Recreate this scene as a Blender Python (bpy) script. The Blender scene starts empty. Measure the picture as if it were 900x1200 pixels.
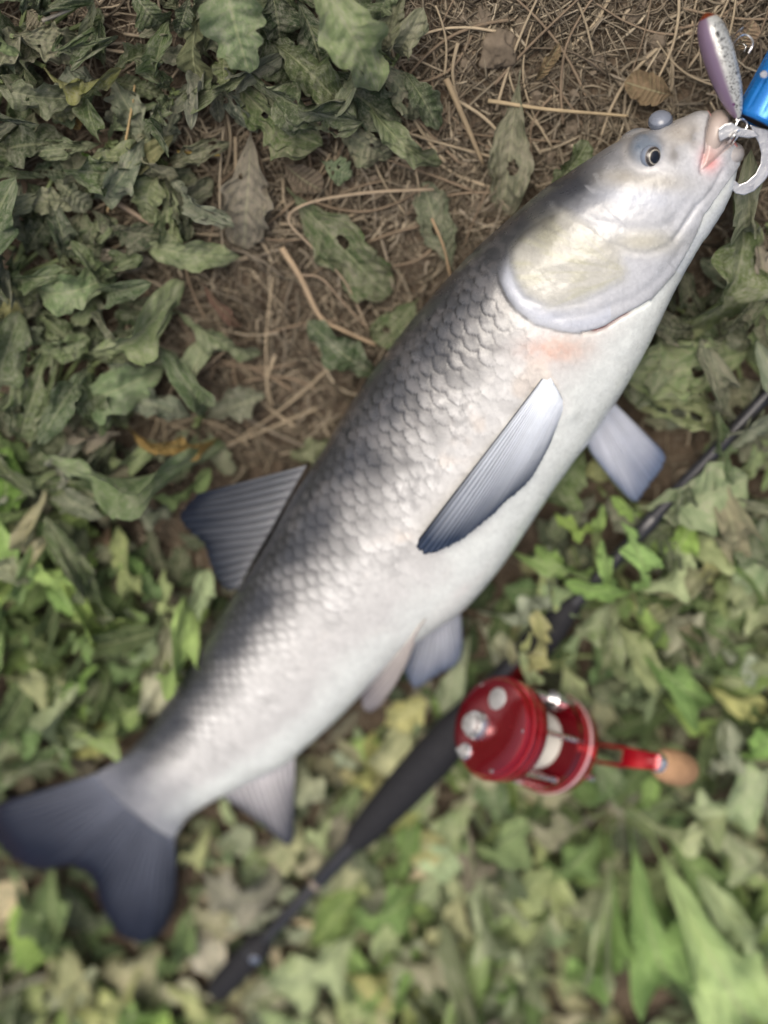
import bpy, math, random
import numpy as np
from mathutils import Vector, Matrix, noise
from mathutils.bvhtree import BVHTree

random.seed(7); np.random.seed(7)
scene = bpy.context.scene
COL = scene.collection
# ------------------------------------------------------------------ camera
CAM_H, TILT = 0.72, math.radians(25)
FPX = 1449.0
camd = bpy.data.cameras.new('camera'); cam = bpy.data.objects.new('camera', camd); COL.objects.link(cam)
cam.location = (0, 0, CAM_H); cam.rotation_euler = (-TILT, 0, 0)
camd.sensor_fit = 'VERTICAL'; camd.sensor_height = 36; camd.lens = 36 * FPX / 1200
camd.clip_start = .01; camd.clip_end = 200
camd.dof.use_dof = True; camd.dof.focus_distance = 0.648; camd.dof.aperture_fstop = 2.1
camd.dof.aperture_blades = 0
scene.camera = cam
# ------------------------------------------------------------------ sky, sun, exposure
w = bpy.data.worlds.new('World'); scene.world = w; w.use_nodes = True
nt = w.node_tree; bg = nt.nodes['Background']
sky = nt.nodes.new('ShaderNodeTexSky'); sky.sky_type = 'NISHITA'; sky.sun_disc = False
SUN_EL, SUN_ROT = math.radians(62), math.radians(-25)
sky.sun_elevation = SUN_EL; sky.sun_rotation = SUN_ROT; sky.air_density = 1.0; sky.dust_density = 8.0; sky.ozone_density = 1.0
nt.links.new(sky.outputs[0], bg.inputs[0]); bg.inputs[1].default_value = 0.10
sd = bpy.data.lights.new('sun', 'SUN'); sd.energy = 1.4; sd.angle = math.radians(40); sd.color = (1, .97, .895)
sun = bpy.data.objects.new('sun', sd); COL.objects.link(sun)
sun_dir = Vector((math.sin(SUN_ROT) * math.cos(SUN_EL), math.cos(SUN_ROT) * math.cos(SUN_EL), math.sin(SUN_EL)))
sun.rotation_euler = sun_dir.to_track_quat('Z', 'Y').to_euler(); sun.location = sun_dir * 5
scene.view_settings.view_transform = 'Standard'; scene.view_settings.look = 'None'
scene.view_settings.exposure = 0.4; scene.view_settings.gamma = 1
scene.render.engine = 'CYCLES'

# ------------------------------------------------------------------ helpers
CT, ST = math.cos(TILT), math.sin(TILT)
def P(px, py, z):
    """point of the place at height z that stands at this spot of the photo (900x1200)"""
    a = (px - 450) / FPX; b = (600 - py) / FPX
    d = Vector((a, b * CT - ST, -b * ST - CT))
    k = (z - CAM_H) / d.z
    return Vector((0, 0, CAM_H)) + d * k
def proj(x, y, z):
    z = z - CAM_H
    cy = y * CT - z * ST; cz = -(y * ST + z * CT)
    return 450 + FPX * x / cz, 600 - FPX * cy / cz
def ppm(py, z=0.0):
    return FPX * (CT + (600 - py) / FPX * ST) / (CAM_H - z)
def lin(c):
    c = np.asarray(c, float) / 255.
    return np.where(c <= .04045, c / 12.92, ((c + .055) / 1.055) ** 2.4)
def sst(a, b, x):
    t = np.clip((x - a) / (b - a), 0, 1); return t * t * (3 - 2 * t)

def new_mesh(name, verts, faces, smooth=True):
    me = bpy.data.meshes.new(name); me.from_pydata([tuple(v) for v in verts], [], faces)
    if smooth: me.polygons.foreach_set('use_smooth', [True] * len(me.polygons))
    me.update(); return me
def grid_mesh(name, V, wrap=False, col=None, smooth=True):
    """V: (n,m,3) array -> quad grid"""
    n, m = V.shape[:2]
    i = np.arange(n - 1)[:, None]; j = np.arange(m if wrap else m - 1)[None, :]
    j2 = (j + 1) % m
    f = np.stack([i * m + j, i * m + j2, (i + 1) * m + j2, (i + 1) * m + j], -1).reshape(-1, 4)
    me = bpy.data.meshes.new(name)
    me.vertices.add(n * m); me.vertices.foreach_set('co', V.reshape(-1).astype(np.float32))
    me.loops.add(f.size); me.loops.foreach_set('vertex_index', f.reshape(-1).astype(np.int32))
    me.polygons.add(len(f)); me.polygons.foreach_set('loop_start', np.arange(0, f.size, 4, dtype=np.int32))
    me.polygons.foreach_set('loop_total', np.full(len(f), 4, np.int32))
    me.polygons.foreach_set('use_smooth', np.full(len(f), smooth))
    me.update(calc_edges=True)
    if col is not None: set_col(me, col)
    return me
def set_col(me, col, name='Col'):
    col = np.asarray(col, np.float32).reshape(-1, col.shape[-1])
    if col.shape[1] == 3: col = np.concatenate([col, np.ones((len(col), 1), np.float32)], 1)
    a = me.color_attributes.new(name, 'FLOAT_COLOR', 'POINT'); a.data.foreach_set('color', col.reshape(-1))
def obj(name, me, mat=None, parent=None):
    o = bpy.data.objects.new(name, me); COL.objects.link(o)
    if mat is not None and not me.materials: me.materials.append(mat)
    if parent is not None: o.parent = parent
    return o
def tag(o, label, cat, group=None, kind=None):
    o['label'] = label; o['category'] = cat
    if group: o['group'] = group
    if kind: o['kind'] = kind
    return o
def thing(name, label, cat, loc=(0, 0, 0), group=None, mw=None):
    o = bpy.data.objects.new(name, None); COL.objects.link(o); o.empty_display_size = .01
    if mw is not None: o.matrix_world = mw
    else: o.location = loc
    return tag(o, label, cat, group)

def catmull(pts, n):
    p = np.asarray(pts, float); k = len(p)
    q = np.vstack([2 * p[0] - p[1], p, 2 * p[-1] - p[-2]])
    t = np.linspace(0, k - 1, n); i = np.minimum(t.astype(int), k - 2); f = (t - i)[:, None]
    a, b, c, d = q[i], q[i + 1], q[i + 2], q[i + 3]
    return .5 * (2 * b + (c - a) * f + (2 * a - 5 * b + 4 * c - d) * f ** 2 + (3 * b - a - 3 * c + d) * f ** 3)
def resample(pts, n):
    p = np.asarray(pts, float); d = np.r_[0, np.cumsum(np.linalg.norm(np.diff(p, axis=0), axis=1))]
    t = np.linspace(0, d[-1], n); return np.stack([np.interp(t, d, p[:, k]) for k in range(p.shape[1])], 1)
def tube(pts, rad, sides=8, cap=True):
    """verts, faces of a tube along pts; rad scalar or list"""
    p = [Vector(x) for x in pts]; n = len(p)
    rad = [rad] * n if np.isscalar(rad) else list(rad)
    V = []; F = []
    up = Vector((0.13, .21, 1)).normalized()
    for i in range(n):
        t = (p[min(i + 1, n - 1)] - p[max(i - 1, 0)]).normalized()
        s = t.cross(up)
        if s.length < 1e-3: s = t.cross(Vector((1, 0, 0)))
        s.normalize(); u = s.cross(t).normalized(); up = u
        for k in range(sides):
            a = 2 * math.pi * k / sides
            V.append(p[i] + (s * math.cos(a) + u * math.sin(a)) * rad[i])
    for i in range(n - 1):
        for k in range(sides):
            k2 = (k + 1) % sides
            F.append((i * sides + k, i * sides + k2, (i + 1) * sides + k2, (i + 1) * sides + k))
    if cap:
        F.append(tuple(range(sides))[::-1]); F.append(tuple((n - 1) * sides + k for k in range(sides)))
    return V, F
def lathe(profile, sides=48, axis='Y'):
    """profile [(along, radius)] turned about a local axis, closed at both ends"""
    V = []; F = []
    n = len(profile)
    for (a, r) in profile:
        for k in range(sides):
            t = 2 * math.pi * k / sides
            c, s = r * math.cos(t), r * math.sin(t)
            V.append({'Y': (c, a, s), 'X': (a, c, s), 'Z': (c, s, a)}[axis])
    for i in range(n - 1):
        for k in range(sides):
            k2 = (k + 1) % sides
            F.append((i * sides + k, i * sides + k2, (i + 1) * sides + k2, (i + 1) * sides + k))
    F.append(tuple(range(sides))[::-1]); F.append(tuple((n - 1) * sides + k for k in range(sides)))
    return V, F
def part(name, VF, mat, parent, smooth=True, sharp=35):
    me = new_mesh(name, VF[0], VF[1], smooth)
    if smooth and sharp: 
        try: me.set_sharp_from_angle(angle=math.radians(sharp))
        except Exception: pass
    return obj(name, me, mat, parent)

# ------------------------------------------------------------------ materials
class NB:
    def __init__(s, name):
        s.m = bpy.data.materials.new(name); s.m.use_nodes = True; s.t = s.m.node_tree
        s.b = s.t.nodes['Principled BSDF']; s.out = s.t.nodes['Material Output']
    def n(s, ty, **kw):
        x = s.t.nodes.new('ShaderNode' + ty)
        for k, v in kw.items():
            if k.startswith('_'): setattr(x, k[1:], v)
            else: x.inputs[k.replace('__', ' ')].default_value = v
        return x
    def l(s, a, b): s.t.links.new(a, b)
    def noise(s, scale, detail=4, rough=.55, vec=None):
        x = s.n('TexNoise', Scale=scale, Detail=detail, Roughness=rough)
        x.noise_dimensions = '3D'
        if vec is not None: s.l(vec, x.inputs['Vector'])
        return x.outputs['Fac']
    def ramp(s, fac, stops, interp='LINEAR'):
        x = s.n('ValToRGB'); cr = x.color_ramp; cr.interpolation = interp
        while len(cr.elements) < len(stops): cr.elements.new(.5)
        for e, (p, c) in zip(cr.elements, stops):
            e.position = p; e.color = (c, c, c, 1) if np.isscalar(c) else (*c, 1)
        s.l(fac, x.inputs[0]); return x.outputs[0]
    def mix(s, fac, a, b, mode='MIX'):
        x = s.n('Mix', _data_type='RGBA', _blend_type=mode)
        for sock, v in ((x.inputs[0], fac), (x.inputs[6], a), (x.inputs[7], b)):
            if hasattr(v, 'is_output') or isinstance(v, bpy.types.NodeSocket): s.l(v, sock)
            elif np.isscalar(v): sock.default_value = v
            else: sock.default_value = (*v[:3], 1)
        return x.outputs[2]
    def math(s, op, a, b=0.0):
        x = s.n('Math', _operation=op)
        for sock, v in ((x.inputs[0], a), (x.inputs[1], b)):
            if isinstance(v, bpy.types.NodeSocket): s.l(v, sock)
            else: sock.default_value = v
        return x.outputs[0]
    def bump(s, h, strength=.3, dist=.001):
        x = s.n('Bump', Strength=strength, Distance=dist); s.l(h, x.inputs['Height'])
        s.l(x.outputs[0], s.b.inputs['Normal']); return x
    def set(s, **kw):
        for k, v in kw.items():
            k = k.replace('__', ' ')
            if isinstance(v, bpy.types.NodeSocket): s.l(v, s.b.inputs[k])
            elif isinstance(v, (tuple, list, np.ndarray)): s.b.inputs[k].default_value = (*v[:3], 1)
            else: s.b.inputs[k].default_value = v
        return s
def simple(name, col, rough=.4, metal=0., bump=0., bscale=400, var=.12, spec=.5, coat=0.):
    b = NB(name); tc = b.n('TexCoord').outputs['Object']
    nz = b.noise(bscale * .35, 4, .6, tc)
    c = np.array(col, float)
    b.set(Base__Color=b.mix(nz, tuple(c * (1 - var)), tuple(np.minimum(c * (1 + var), 1))), Metallic=metal, Specular__IOR__Level=spec, Coat__Weight=coat)
    b.set(Roughness=b.ramp(b.noise(bscale * .2, 3, .6, tc), [(.3, max(rough - .08, 0)), (.7, min(rough + .1, 1))]))
    if bump: b.bump(b.noise(bscale, 5, .6, tc), bump, .0005)
    return b.m
def attr_mat(name, rough=.35, bumpstr=0.0, bscale=600, spec=.5, coat=0., sss=0., noise_amt=.1):
    b = NB(name); at = b.n('Attribute', _attribute_name='Col'); tc = b.n('TexCoord').outputs['Object']
    nz = b.noise(90, 5, .65, tc)
    c = b.mix(1.0, at.outputs['Color'], b.ramp(nz, [(.25, 1 - noise_amt), (.75, 1 + noise_amt)]), 'MULTIPLY')
    b.set(Base__Color=c, Specular__IOR__Level=spec, Coat__Weight=coat, Coat__Roughness=.12)
    b.set(Roughness=b.ramp(b.noise(160, 4, .6, tc), [(.3, rough - .08), (.7, rough + .12)]))
    if sss: b.set(Subsurface__Weight=sss, Subsurface__Scale=.004)
    if bumpstr: b.bump(b.noise(bscale, 5, .6, tc), bumpstr, .0006)
    return b.m

def soil_material():
    b = NB('soil'); tc = b.n('TexCoord').outputs['Object']
    a = b.noise(9, 5, .6, tc); c = b.noise(70, 8, .7, tc); d = b.noise(420, 5, .7, tc)
    base = b.ramp(c, [(.3, (.040, .030, .021)), (.5, (.105, .080, .058)), (.72, (.20, .158, .120))])
    base = b.mix(b.ramp(a, [(.4, 0.), (.65, .55)]), base, (.15, .112, .075))
    base = b.mix(b.ramp(d, [(.55, 0.), (.7, .6)]), base, (.27, .21, .155))
    b.set(Base__Color=base, Roughness=.95, Specular__IOR__Level=.15)
    h = b.math('ADD', b.math('MULTIPLY', c, 1.0), b.math('MULTIPLY', d, .45))
    b.bump(h, .9, .004)
    return b.m

def leaf_material(name, dust=.5, dustcol=(.34, .31, .235), mines=0.):
    b = NB(name); tcn = b.n('TexCoord'); tc = tcn.outputs['Object']; uv = tcn.outputs['UV']
    oi = b.n('ObjectInfo')
    rv = b.n('CombineXYZ'); 
    for k in range(3): b.l(b.math('MULTIPLY', oi.outputs['Random'], 31.7 + 11 * k), rv.inputs[k])
    av = b.n('VectorMath', _operation='ADD'); b.l(tc, av.inputs[0]); b.l(rv.outputs[0], av.inputs[1]); vec = av.outputs[0]
    sx = b.n('SeparateXYZ'); b.l(uv, sx.inputs[0]); u, v = sx.outputs[0], sx.outputs[1]   # u along, v across -1..1
    # coordinates on the leaf that keep the noise even in spite of the leaf's scaling
    cx = b.n('CombineXYZ'); b.l(b.math('MULTIPLY', u, 3.2), cx.inputs[0]); b.l(v, cx.inputs[1])
    av2 = b.n('VectorMath', _operation='ADD'); b.l(cx.outputs[0], av2.inputs[0]); b.l(rv.outputs[0], av2.inputs[1]); lv = av2.outputs[0]
    absv = b.math('ABSOLUTE', v)
    n1 = b.noise(1.8, 5, .6, lv); n2 = b.noise(9, 7, .75, lv); n3 = b.noise(34, 4, .7, lv)
    base = oi.outputs['Color']
    col = b.mix(1.0, base, b.ramp(n1, [(.3, (.62, .66, .6)), (.7, (1.3, 1.25, 1.2))]), 'MULTIPLY')
    # side veins
    wv = b.math('SINE', b.math('MULTIPLY', b.math('SUBTRACT', u, b.math('MULTIPLY', absv, .13)), 62.0))
    vein = b.ramp(wv, [(.9, 0.), (1., .55)])
    col = b.mix(b.math('MULTIPLY', vein, .5), col, b.mix(.55, base, (.36, .42, .2)))
    mid = b.ramp(absv, [(0.03, 1.), (.085, 0.)])
    col = b.mix(b.math('MULTIPLY', mid, .65), col, b.mix(.6, base, (.44, .46, .27)))
    # dust: mud dried on the blade
    dm = b.ramp(b.math('ADD', b.math('MULTIPLY', n2, .62), b.math('MULTIPLY', n1, .38)), [(.60 - .2 * dust, 0.), (.74 - .14 * dust, .35 + .5 * dust)])
    speck = b.ramp(n3, [(.56, 0.), (.7, .5 * dust + .15)])
    col = b.mix(b.math('MAXIMUM', dm, speck), col, dustcol)
    if mines:
        vo = b.n('TexVoronoi', _feature='DISTANCE_TO_EDGE', Scale=7.0); b.l(lv, vo.inputs['Vector'])
        mm = b.math('MULTIPLY', b.ramp(vo.outputs['Distance'], [(.03, 1.), (.07, 0.)]), b.ramp(n1, [(.5, 0.), (.58, mines)]))
        col = b.mix(mm, col, (.5, .46, .34))
    b.set(Base__Color=col, Roughness=.62, Specular__IOR__Level=.32)
    h = b.math('ADD', b.math('MULTIPLY', wv, -.25), b.math('ADD', b.math('MULTIPLY', n2, .9), b.math('MULTIPLY', n3, .35)))
    b.bump(h, .8, .0022)
    tr = b.n('BsdfTranslucent'); b.l(col, tr.inputs[0])
    mx = b.n('MixShader'); mx.inputs[0].default_value = .16
    b.l(b.b.outputs[0], mx.inputs[1]); b.l(tr.outputs[0], mx.inputs[2]); b.l(mx.outputs[0], b.out.inputs[0])
    return b.m
M_SOIL = soil_material()
M_LEAF = leaf_material('dusty_leaf', .72, (.40, .385, .31))
M_FRESH = leaf_material('fresh_leaf', .18, (.3, .32, .2))
M_MUD = leaf_material('muddy_leaf', .85, (.33, .30, .23))
M_MINE = leaf_material('mined_leaf', .5, (.36, .33, .25), mines=.9)
M_DRY = leaf_material('dry_leaf', .3, (.33, .27, .2))
M_STRAW = attr_mat('straw', .75, .3, 300, .2, noise_amt=.25)
M_CLOD = simple('clod', (.145, .118, .088), .95, 0, 1.0, 260, .55, .1)

# ================================================================== GROUND
def ground_h(x, y):
    return (noise.noise((x * 9, y * 9, 1.3)) * .005 + noise.noise((x * 30, y * 30, 4.2)) * .003 + noise.noise((x * 85, y * 85, 9.)) * .0018)
def build_ground():
    def axis(lo, hi, n, far):
        a = np.linspace(lo, hi, n); g = np.geomspace(.01, far, 16)
        return np.r_[lo - g[::-1], a, hi + g]
    xs = axis(-.45, .45, 420, 25); ys = axis(-.95, .22, 540, 25)
    V = np.zeros((len(xs), len(ys), 3))
    for i, x in enumerate(xs):
        for j, y in enumerate(ys):
            V[i, j] = (x, y, ground_h(x, y) - .004)
    gx, gy = V[..., 0], V[..., 1]
    V[..., 2] -= .0065 * np.clip(fbm(gx * 95 + 500, gy * 95 + 500, 91, 4) - .45, 0, 1) + .004 * (fbm(gx * 260 + 900, gy * 260 + 900, 97, 3) - .35)
    me = grid_mesh('ground', V); o = obj('ground', me, M_SOIL); o['kind'] = 'structure'
    o['label'] = 'bare brown trodden soil under the weeds'
# ================================================================== FISH
ST_D = [(829,130),(818,131),(800,139),(772,149),(740,158),(705,180),(670,203),(635,227),(600,257),(565,288),(530,324),(490,370),(450,420),(415,470),(380,527),(345,577),(318,625),(292,668),(268,708),(246,742),(226,774),(208,803),(190,830),(172,856),(154,878),(134,893),(114,906)]
ST_V = [(866,183),(861,201),(856,221),(848,240),(834,262),(815,290),(797,320),(780,353),(762,390),(742,428),(718,468),(690,508),(655,556),(622,605),(588,655),(548,702),(512,728),(475,754),(440,790),(405,828),(370,860),(338,888),(305,906),(270,925),(242,941),(220,958),(206,980)]
ST_T = [.0115,.0155,.019,.0225,.027,.031,.034,.036,.0375,.039,.040,.041,.0415,.0415,.041,.040,.0385,.0365,.034,.031,.028,.025,.021,.0170,.0130,.0090,.005]
ST_Z = [.056,.056,.056,.056,.055,.054,.053,.052,.051,.050,.049,.048,.047,.046,.045,.044,.042,.041,.040,.039,.037,.036,.034,.033,.031,.030,.029]
OPER = [(610,262),(590,278),(581,293),(579,307),(584,330),(592,348),(603,363),(627,381),(653,388),(672,391),(690,390),(709,384),(736,368),(763,352),(790,322),(812,285),(826,250)]
PLATE = [(598,292),(597,312),(602,331),(614,348),(643,360),(680,355),(712,342),(733,328),(737,316),(728,298),(716,286),(693,267),(661,248),(636,256),(612,272)]
def seg_dist(px, py, pts):
    d = np.full(px.shape, 1e9)
    for (ax, ay), (bx, by) in zip(pts[:-1], pts[1:]):
        vx, vy = bx - ax, by - ay; t = np.clip(((px - ax) * vx + (py - ay) * vy) / (vx * vx + vy * vy), 0, 1)
        d = np.minimum(d, np.hypot(px - ax - t * vx, py - ay - t * vy))
    return d
def inside(px, py, pts):
    c = np.zeros(px.shape, bool)
    for (ax, ay), (bx, by) in zip(pts, pts[1:] + pts[:1]):
        if ay == by: continue
        cond = ((ay > py) != (by > py)) & (px < (bx - ax) * (py - ay) / (by - ay) + ax)
        c ^= cond
    return c
def vnoise(x, y, seed=0):
    """smooth value noise on arrays"""
    rs = np.random.RandomState(seed); tab = rs.rand(256, 256)
    xi = np.floor(x).astype(int); yi = np.floor(y).astype(int); fx = x - xi; fy = y - yi
    fx = fx * fx * (3 - 2 * fx); fy = fy * fy * (3 - 2 * fy)
    g = lambda a, b: tab[a & 255, b & 255]
    return (g(xi, yi) * (1 - fx) + g(xi + 1, yi) * fx) * (1 - fy) + (g(xi, yi + 1) * (1 - fx) + g(xi + 1, yi + 1) * fx) * fy
def fbm(x, y, seed=0, oct=4):
    s = 0; a = .5
    for o in range(oct): s = s + a * vnoise(x * 2 ** o, y * 2 ** o, seed + o); a *= .5
    return s / (1 - .5 ** oct)

build_ground()
NS, NF = 820, 440
def build_fish():
    root = thing('fish', 'large grey and white scaled fish lying on its side on the weeds', 'fish', P(450, 580, 0.0))
    D = catmull([tuple(P(x, y, z)) for (x, y), z in zip(ST_D, ST_Z)], NS)
    Vv = catmull([tuple(P(x, y, z)) for (x, y), z in zip(ST_V, ST_Z)], NS)
    T = catmull([(t,) for t in ST_T], NS)[:, 0]
    C = (D + Vv) / 2; Hh = (Vv - D) / 2
    # closing caps: a few rings that round off at the mouth and the tail root
    nc = 16
    k = np.linspace(0, math.pi / 2, nc, endpoint=False)
    ax0 = C[0] - C[6]; ax0 /= np.linalg.norm(ax0); ax1 = C[-1] - C[-7]; ax1 /= np.linalg.norm(ax1)
    Cf = [C[0] + ax0 * .0022 * math.cos(a) for a in k]; Sf = [max(math.sin(a), .01) for a in k]
    Cb = [C[-1] + ax1 * .006 * math.sin(a) for a in k[1:]]; Sb = [math.cos(a) for a in k[1:]]
    C2 = np.vstack([Cf, C, Cb]); H2 = np.vstack([[Hh[0] * s for s in Sf], Hh, [Hh[-1] * s for s in Sb]])
    T2 = np.r_[[T[0] * s for s in Sf], T, [T[-1] * s for s in Sb]]
    S = np.r_[np.zeros(nc), np.linspace(0, 26, NS), np.full(nc - 1, 26.)]
    n = len(C2)
    phi = np.linspace(0, 2 * math.pi, NF, endpoint=False)
    c = -np.cos(phi); s = np.sin(phi)
    sp = np.sign(s) * np.abs(s) ** .80
    X = C2[:, None, :] + H2[:, None, :] * c[None, :, None] + np.array([0, 0, 1.])[None, None, :] * (T2[:, None] * sp[None, :])[..., None]
    du = np.gradient(X, axis=0); dv = (np.roll(X, -1, 1) - np.roll(X, 1, 1))
    N = np.cross(du, dv); N /= np.linalg.norm(N, axis=-1, keepdims=True) + 1e-12
    out = X - C2[:, None, :]; sg = np.sign((N * out).sum(-1)); N *= np.where(sg == 0, 1, sg)[..., None]
    px, py = proj(X[..., 0], X[..., 1], X[..., 2])
    mir = (-np.arange(NF)) % NF
    far = phi > math.pi
    px = np.where(far[None, :], px[:, mir], px); py = np.where(far[None, :], py[:, mir], py)
    v = (1 - np.cos(phi))[None, :] / 2 * np.ones((n, 1)); Sg = S[:, None] * np.ones((1, NF))
    fa = np.where(far, 2 * math.pi - phi, phi)[None, :] * np.ones((n, 1))     # 0 back, pi belly
    disp = np.zeros((n, NF))
    # ---------------- head relief
    poly = OPER + [(835, 235), (868, 190), (850, 120), (720, 120), (640, 190)]
    ins = inside(px, py, poly); de = seg_dist(px, py, OPER)
    hm = Sg < 13
    flap = np.where(ins, 1 - np.exp(-de / 3.5), 0) * .0012 * np.exp(-np.clip(de - 30, 0, None) / 90)
    fade_up = sst(.05, .2, v) * sst(4, 44, np.hypot(px - 604, py - 262))
    disp += np.where(hm, flap, 0) * fade_up
    disp -= np.where(hm & ~ins, np.exp(-(de / 9) ** 2) * .0007, 0) * fade_up
    slit = seg_dist(px, py, [(683, 391), (700, 388), (712, 383), (728, 373), (742, 365), (760, 355)])
    disp -= np.where(hm, np.exp(-(slit / 2.4) ** 2) * .0022, 0)
    dp = seg_dist(px, py, PLATE + PLATE[:1]); inp = inside(px, py, PLATE)
    disp += np.where(hm, np.where(inp, 1 - np.exp(-dp / 9), 0) * .0008, 0)
    disp -= np.where(hm, np.exp(-(dp / 3) ** 2) * .00012, 0)
    for pts, wd, am in [([(602, 327), (640, 312), (680, 304), (716, 303), (730, 312)], 7, .00028),
                        ([(659, 246), (676, 256), (695, 270), (716, 286), (730, 300), (737, 318)], 5, .0004),
                        ([(664, 244), (690, 258), (720, 264), (748, 270), (773, 268), (788, 260), (803, 238)], 6, -.0005),
                        ([(716, 286), (741, 296), (760, 297), (781, 288), (798, 269), (815, 240)], 4, -.0006),
                        ([(650, 372), (690, 368), (740, 350), (775, 322), (800, 288)], 5, -.0005),
                        ([(790, 282), (802, 262), (817, 242), (834, 222), (846, 200)], 3, -.0007),
                        ([(835, 130), (829, 150), (827, 175), (821, 198)], 2.6, -.0014),
                        ([(822, 202), (836, 190), (848, 178), (858, 168)], 3, -.0012),
                        ([(644, 441), (654, 450), (664, 466), (668, 482)], 12, .0016), ([(634, 438), (630, 450), (618, 466)], 5, -.0006)]:
        dd = seg_dist(px, py, pts); disp += np.where(hm, np.exp(-(dd / wd) ** 2) * am, 0)
    eye = np.hypot(px - 757, (py - 175) * 1.05)
    disp += np.where(hm, np.exp(-(eye / 19) ** 4) * .0026, 0)
    disp -= np.where(hm, np.exp(-((eye - 27) / 7) ** 2) * .0006, 0)
    disp -= np.where(hm, np.exp(-(np.hypot(px - 806, py - 158) / 8) ** 2) * .0009, 0)
    disp += np.where(hm, (fbm(px / 22, py / 22, 3, 4) - .5) * .0011 * sst(.02, .2, v), 0)
    # rings down the axis so that the far side stays plain at the eye
    # ---------------- scales
    circ = math.pi * np.sqrt((np.linalg.norm(H2, axis=1) ** 2 + T2 ** 2) / 2)
    step = np.r_[0, np.linalg.norm(np.diff(C2, axis=0), axis=1)]
    rows = 30
    A = np.cumsum(step / (circ / rows + .0006))[:, None] * np.ones((1, NF)) * .92
    wob = (fbm(px / 60, py / 60, 21, 3) - .5)
    B = fa / math.pi * rows + wob * .5; A = A + wob * .6 + 3.2 * (v - .5) ** 2
    r = 1.36
    best = np.full(A.shape, 1e9); bi = np.zeros(A.shape); bj = np.zeros(A.shape)
    cand = []
    j0 = np.floor(B)
    for dj in (-1, 0, 1, 2):
        j = j0 + dj; off = np.mod(j, 2)
        i0 = np.floor((A - off) / 2)
        for di in (-1, 0, 1):
            ac = (i0 + di) * 2 + off
            jit = (np.mod(np.sin((ac * 12.9898 + j * 78.233)) * 43758.5453, 1) - .5) * .22
            d = np.hypot(A - ac - jit, (B - j)) ; cand.append((ac, d, j))
            cov = (d < r) & (ac < best)
            best = np.where(cov, ac, best); bj = np.where(cov, j, bj)
    m = np.full(A.shape, 9.)
    for ac, d, j in cand: m = np.minimum(m, np.where(ac < best - .1, d - r, 9.))
    m = np.clip(m, 0, 9)
    q = np.clip((A - best) / r, -1, 1)
    rnd = np.mod(np.sin(best * 127.1 + bj * 311.7) * 43758.5453, 1)
    smask = sst(0, 26, np.where(ins, -5, de)) * (Sg > 6.5) * (1 - sst(24.2, 26, Sg)) * (1 - .95 * sst(.46, .74, v))
    smask = np.where(Sg > 12.5, (1 - sst(24.2, 26, Sg)) * (1 - .95 * sst(.46, .74, v)), smask)
    smask = smask * sst(.0, .04, v) * (1 - sst(.2, .36, v) * .75 * sst(.46, .60, fbm(px / 26, py / 26, 63, 4)))
    # softer towards mid flank
    amp = .00034 * (1 - .6 * sst(.2, .55, v)) * (circ / circ.max())[:, None]
    disp += smask * amp * (q * .8 + .5 * (rnd - .5) - .9 * np.exp(-m / .16))
    disp += (fbm(A / 5, B / 5, 11, 3) - .5) * .0007 * (Sg > 6)
    X = X + N * disp[..., None]
    # ---------------- colours (the fish's own markings)
    L = lin
    nz = fbm(px / 34, py / 34, 5, 4); nf = fbm(px / 7, py / 7, 8, 3)
    vb = v + (nz - .5) * .16
    # the back's dark zone widens behind the gill cover
    wdn = np.interp(Sg, [0, 5, 8, 12, 17, 22, 26], [.02, .08, .15, .20, .17, .17, .26])
    t1 = sst(wdn * .15, wdn * 2.6, vb)
    back = L((56, 57, 60)); mid_ = L((150, 149, 147)); flank = L((208, 207, 204)); belly = L((230, 234, 229))
    def mixc(a, b, t): return a + (b - a) * t[..., None]
    col = mixc(np.broadcast_to(back, v.shape + (3,)), np.broadcast_to(mid_, v.shape + (3,)), sst(0, .6, t1))
    col = mixc(col, np.broadcast_to(flank, v.shape + (3,)), sst(.4, 1, t1))
    warm = sst(.52, .7, fbm(px / 45, py / 45, 31, 3)) * sst(8, 10, Sg) * (1 - sst(14, 18.5, Sg))
    col = mixc(col, np.broadcast_to(L((216, 203, 189)), v.shape + (3,)), .55 * warm * sst(.3, .5, vb) * (1 - sst(.6, .75, vb)))
    col = mixc(col, np.broadcast_to(belly, v.shape + (3,)), sst(.6, .8, vb))
    # scale net: dark pocket at the root of each scale, paler free edge
    pock = np.exp(-m / .24) * smask
    dk = (.46 * (1 - sst(.10, .5, v)) + .16) * (.4 + 1.2 * nz)
    col = col * (1 - (pock * dk))[..., None]
    col = col * (1 + smask * (.5 + nz) * ((rnd - .5) * .30 + .48 * sst(-.1, .8, q) * np.exp(-((B - bj) / .8) ** 2) * (1 - sst(.2, .55, v))))[..., None]
    # grey patches along the shoulder
    sh = sst(.50, .66, nf * .5 + nz * .5) * sst(7.5, 9, Sg) * (1 - sst(14, 18, Sg)) * (1 - sst(.35, .6, v))
    col = mixc(col, np.broadcast_to(L((98, 96, 97)), v.shape + (3,)), .42 * sh)
    # head
    w0 = sst(6, 40, np.hypot(px - 604, py - 262)) * sst(.05, .16, v)
    hw = np.where(ins & (Sg < 11), 1., 0) * (sst(0, 3, de) * w0 + sst(0, 34, de) * (1 - w0))
    head = np.broadcast_to(L((213, 215, 219)), v.shape + (3,)).copy()
    top = 1 - sst(.03, .30, v + (nz - .5) * .18 + np.interp(Sg, [0, 3, 5, 7, 9], [.15, .12, 0.02, -.04, -.08]))
    head = mixc(head, np.broadcast_to(L((60, 63, 70)), v.shape + (3,)), top * np.interp(Sg, [0, 3, 4.5, 6, 10], [.25, .3, .6, 1, 1]))
    snout = np.exp(-(np.hypot((px - 800) / 32, (py - 156) / 20)) ** 2)
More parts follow.
